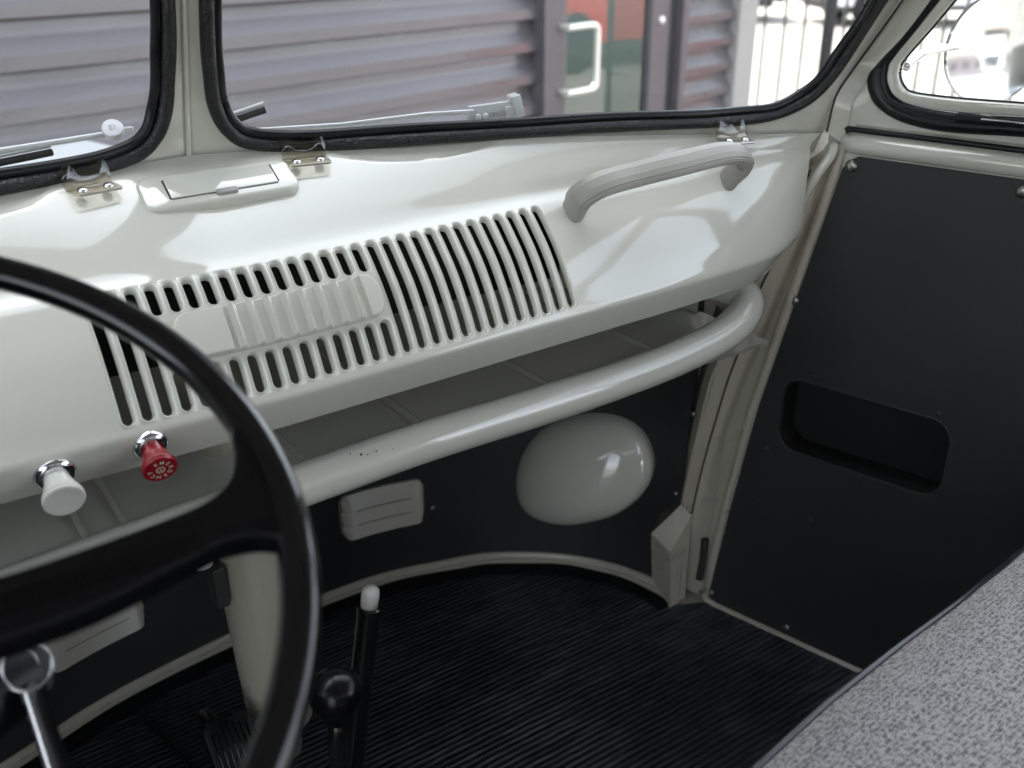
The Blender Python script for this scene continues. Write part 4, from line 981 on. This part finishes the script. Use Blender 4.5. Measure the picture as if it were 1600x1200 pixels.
def clad(a0, a1, z0, z1, ph):
    mb = MB(); P_ = []; z = z0
    per = .125; prf = [(0, .0), (.018, -.004), (.026, .036), (.062, .034), (.100, .004), (.112, 0)]
    while z < z1:
        for dz, o in prf: P_.append((z+dz, o))
        z += per
    P_ = [(zz+ph, o) for zz, o in P_]
    A = [WL(a0, zz, -.02+o) for zz, o in P_]; C = [WL(a1, zz, -.02+o) for zz, o in P_]; strip(mb, A, C, -Wn*.01)
    return bpart(mb.build('cladding', 'clad', autos=20))
c1 = clad(-9, -.20, -.50, 4.6, .01); c2 = clad(.95, 1.495, -.5, 4.6, .035)
mb = MB(); wbox(mb, -9, -.2, GZ, 4.6, -.35, -.05); wbox(mb, .95, 1.5, GZ, 4.6, -.35, -.05); wbox(mb, -.2, .95, 1.75, 4.6, -.35, -.03); bpart(mb.build('wall', 'steel'))
mb = MB(); wbox(mb, -9.2, 1.72, 4.6, 4.8, -.4, .12); bpart(mb.build('roof_edge', 'steel', bevel=.01))
mb = MB(); wbox(mb, -.20, -.115, GZ, 1.75, -.06, .055); wbox(mb, .895, .95, GZ, 1.75, -.06, .05); wbox(mb, -.2, .95, 1.7, 1.8, -.06, .055); bpart(mb.build('door_frame', 'steel', bevel=.004))
mb = MB(); wbox(mb, 1.497, 1.70, GZ, 4.6, -.16, .04); bpart(mb.build('corner_post', 'postgrey', bevel=.006))
mb = MB(); wbox(mb, .945, .985, GZ, 1.75, -.02, .03); bpart(mb.build('trim_strip', 'postgrey', bevel=.004))
mb = MB(); wbox(mb, .80, .895, GZ, 1.7, -.06, .005); bpart(mb.build('rebate', 'darkframe'))
mb = MB(); wbox(mb, -.113, -.02, GZ+.02, 1.69, -.02, .03); wbox(mb, .645, .80, GZ+.02, 1.69, -.02, .03); wbox(mb, -.02, .645, 1.6, 1.69, -.02, .03); wbox(mb, -.02, .645, GZ+.02, GZ+.15, -.02, .03)
dr = bpart(mb.build('glazed_door', 'steel', bevel=.004))
def bsub(o, p): o.parent = p; return o
mb = MB(); wbox(mb, -.02, .645, GZ+.15, 1.6, -.004, .004); bsub(mb.build('door_glass', 'doorglass', autos=0), dr)
hz0, hz1 = .362, .622
mb = MB(); tube(mb, cr([WL(-.07, hz0, .03), WL(-.07, hz0, .075), WL(-.062, hz0, .088), WL(.075, hz0, .092), WL(.105, hz0+.01, .092), WL(.117, hz0+.035, .092), WL(.117, hz1-.035, .092), WL(.105, hz1-.01, .092), WL(.075, hz1, .092), WL(-.062, hz1, .088), WL(-.07, hz1, .075), WL(-.07, hz1, .03)], 5), .0135, 16, upv=tuple(Wn)); bsub(mb.build('door_handle', 'alu2', autos=0), dr) if False else None
M['handle'] = mat('polished_handle', (.86, .84, .78), .3, metal=.6)
bsub(mb.build('door_handle', 'handle', autos=0), dr)
mb = MB(); lathe(mb, [(.018, 0), (.018, .012), (.014, .016), (.0001, .017)], WL(.72, .60, .03), Wn, 20); bsub(mb.build('lock', 'handle', autos=50), dr)
mb = MB(); wbox(mb, -.2, .95, GZ, 1.75, -2.0, -1.95); wbox(mb, -.2, -.19, GZ, 1.75, -2, -.05); wbox(mb, .94, .95, GZ, 1.75, -2, -.05); bpart(mb.build('lobby', 'inside'))  # left without a ceiling so sky light brightens it behind the glass
mb = MB(); wbox(mb, -4.2, -2.19, GZ, .445, .0, .30); wbox(mb, -4.2, -2.16, .445, .468, -.0, .33)
tag(mb.build('plinth', 'white', bevel=.008), 'low white block against the foot of the ribbed wall', 'plinth')

# fence running off the building corner
Fo = WL(1.72, 0, -.02); Fd = V((.80, -.60, 0)).normalized()
F = tag(empty('fence', tuple(Fo+V((0, 0, GZ)))), 'black upright bar fence beside the building corner', 'fence'); bpy.context.view_layer.update(); FLoc = F.location.copy()
def fpart(o): o.parent = F; o.matrix_parent_inverse = Matrix.Translation(-FLoc); return o
rotF = Matrix.Rotation(math.atan2(Fd.y, Fd.x), 3, 'Z')
for i in range(22):
    d = .085+.107*i
    if i == 4 or i == 5: pass
    mb = MB(); box(mb, Fo+Fd*d+V((0, 0, .42)), (.014, .014, 1.75), rotF); fpart(mb.build('bar', 'black', autos=0))
for d in (.435, 2.4):
    mb = MB(); box(mb, Fo+Fd*d+V((0, 0, .45)), (.05, .05, 1.9), rotF); fpart(mb.build('post', 'black', bevel=.003))
for z in (-.38, 1.25):
    mb = MB(); box(mb, Fo+Fd*1.2+V((0, 0, z)), (2.4, .03, .04), rotF); fpart(mb.build('rail', 'black'))

# parked cars
def car(name, loc, rz, body, label, tall=False, cat='car'):
    T = tag(empty(name, loc), label, cat); T.rotation_euler = (0, 0, R(rz))
    Lh = 2.15; Wd = .88 if not tall else .92; H = 1.45 if not tall else 1.95
    if tall: side = [(-2.2, .35), (-2.25, .8), (-2.2, 1.0), (-2.0, 1.9), (-1.7, 1.95), (.9, 1.95), (1.15, 1.85), (1.65, 1.15), (2.2, 1.0), (2.3, .7), (2.25, .35)]
    else: side = [(-2.1, .32), (-2.15, .6), (-2.1, .88), (-1.75, .98), (-1.25, 1.36), (-.6, 1.45), (.2, 1.43), (.95, .98), (1.8, .86), (2.1, .66), (2.15, .34)]
    mb = MB(); rows = []
    prf = cr([(x, 0, z) for x, z in side], 4)
    belt = .95 if not tall else 1.1
    for u in (-1, -.96, -.8, -.4, 0, .4, .8, .96, 1):
        row = []
        for p in prf:
            tum = 1-(.22 if not tall else .12)*sm((p.z-belt)/(H-belt))
            ed = abs(u) ** 6
            row.append(V((p.x*(1-.03*ed), u*Wd*tum*(1-.06*max(0, abs(p.x)-1.6)), .3+(p.z-.3)*(1-.05*ed))))
        rows.append(row)
    for a, b in zip(rows, rows[1:]): strip(mb, a, b)
    n_ = len(prf); 
    for row, fl2 in ((rows[0], 0), (rows[-1], 1)): mb.add(row, [tuple(range(n_))], True)
    bo_ = mb.build('body', body, merge=1e-4, autos=45); bo_.parent = T
    # glasshouse
    wins = ([(-1.55, 1.02), (-1.15, 1.33), (-.2, 1.38), (-.2, 1.0)], [(-.12, 1.0), (-.12, 1.38), (.2, 1.37), (.82, 1.0)]) if not tall else ([(-2.0, 1.2), (-1.95, 1.75), (-.8, 1.75), (-.8, 1.2)], [(-.7, 1.2), (-.7, 1.75), (.2, 1.75), (.2, 1.2)], [(.3, 1.2), (.3, 1.75), (1.0, 1.73), (1.5, 1.2)])
    for sgn in (-1, 1):
        for wq in wins:
            mb = MB(); vs = []
            for hh in (.0, .012):
                for x, z in wq: 
                    tum = 1-(.22 if not tall else .12)*sm((z-belt)/(H-belt)); vs.append((x, sgn*(Wd*tum*1.002-.004+hh), z))
            mb.add(vs, [(0, 1, 2, 3), (4, 5, 6, 7), (0, 1, 5, 4), (1, 2, 6, 5), (2, 3, 7, 6), (3, 0, 4, 7)], True); mb.build('side_window', 'carglass').parent = T
    for (xa, za, xb, zb) in (((.28, 1.40, .88, 1.03), (-1.2, 1.37, -1.68, 1.02)) if not tall else ((1.2, 1.80, 1.62, 1.2), (-2.02, 1.85, -2.16, 1.2))):
        mb = MB(); sx = 1 if xb > 0 else -1
        vs = [V((xa+sx*.02, y, za+.02)) for y in (-.60, .60)]+[V((xb+sx*.02, y, zb+.03)) for y in (.72, -.72)]; vs += [v-V((sx*.05, 0, .05)) for v in vs]
        mb.add(vs, [(0, 1, 2, 3), (4, 5, 6, 7), (0, 1, 5, 4), (1, 2, 6, 5), (2, 3, 7, 6), (3, 0, 4, 7)], True); mb.build('windscreen', 'carglass').parent = T
    for x in (-1.35, 1.35):
        for sgn in (-1, 1):
            mb = MB(); lathe(mb, [(.20, -.10), (.30, -.10), (.33, -.07), (.33, .07), (.30, .10), (.22, .10)], (x, sgn*(Wd-.08), .33), (0, 1, 0), 28); t_ = mb.build('wheel', 'rubber', autos=40); t_.parent = T
            mb = MB(); lathe(mb, [(.21, 0), (.21, .09), (.16, .075), (.05, .095), (.0001, .1)], (x, sgn*(Wd-.08), .33), (0, sgn, 0), 24); q = mb.build('rim', 'alu', autos=40); q.parent = t_
    for sx in (-1, 1):
        for sgn in (-1, 1):
            mb = MB(); box(mb, (sx*2.10, sgn*.62, .70 if not tall else .85), (.10, .30, .14)); mb.build('headlight' if sx > 0 else 'tail_light', 'alu' if sx > 0 else 'red', bevel=.03, seg=3).parent = T
        mb = MB(); box(mb, (sx*2.14, 0, .42), (.14, 1.6, .20)); mb.build('bumper', 'darkframe', bevel=.04, seg=3).parent = T
    mb = MB(); box(mb, (0, 0, .30), (4.0, 1.62, .12)); mb.build('underbody', 'darkframe').parent = T
    return T
M['carwhite'] = mat('white_car_paint', (.72, .73, .74), .2, coat=.6)
M['carblack'] = mat('dark_car_paint', (.02, .024, .03), .2, coat=.6)
M['carred'] = mat('red_car_paint', (.50, .02, .015), .2, coat=.6)
car('parked_car', (12.9, 14.6, GZ), -36, 'carblack', 'dark parked car beyond the fence next to the building corner')
car('parked_car', (16.3, 11.2, GZ), -32, 'carwhite', 'white parked car seen through the fence bars')
# car seen in the round mirror, car seen in the door glass
dv = (mc-CAM).normalized(); rv = dv-2*dv.dot(rn)*rn
print('RV', rv)
car('parked_van', (mc.x+rv.x*7.5-.3, mc.y+rv.y*7.5, GZ), 78, 'carwhite', 'white van reflected in the round door mirror', True, 'van')

# building behind, seen only in the mirrors
mb = MB(); box(mb, (10, -34, 2.5), (44, 6, 6)); bb = tag(mb.build('building', 'steel', bevel=.05), 'grey building across the yard reflected in the round door mirror', 'building')
for i in range(6):
    mb = MB(); box(mb, (-6+i*6, -30.97, 2.2), (3.2, .08, 1.8)); o_ = mb.build('window', 'carglass'); o_.parent = bb
# red car across the yard, reflected in the door glass
vp = V((8.15, 10.15, 0))
dd = (vp-W0).dot(Wn); rp = vp-Wn*2*dd
car('parked_car', (rp.x, rp.y, GZ), math.degrees(math.atan2(We.y, We.x))+12, 'carred', 'red parked car reflected in the glazed door')
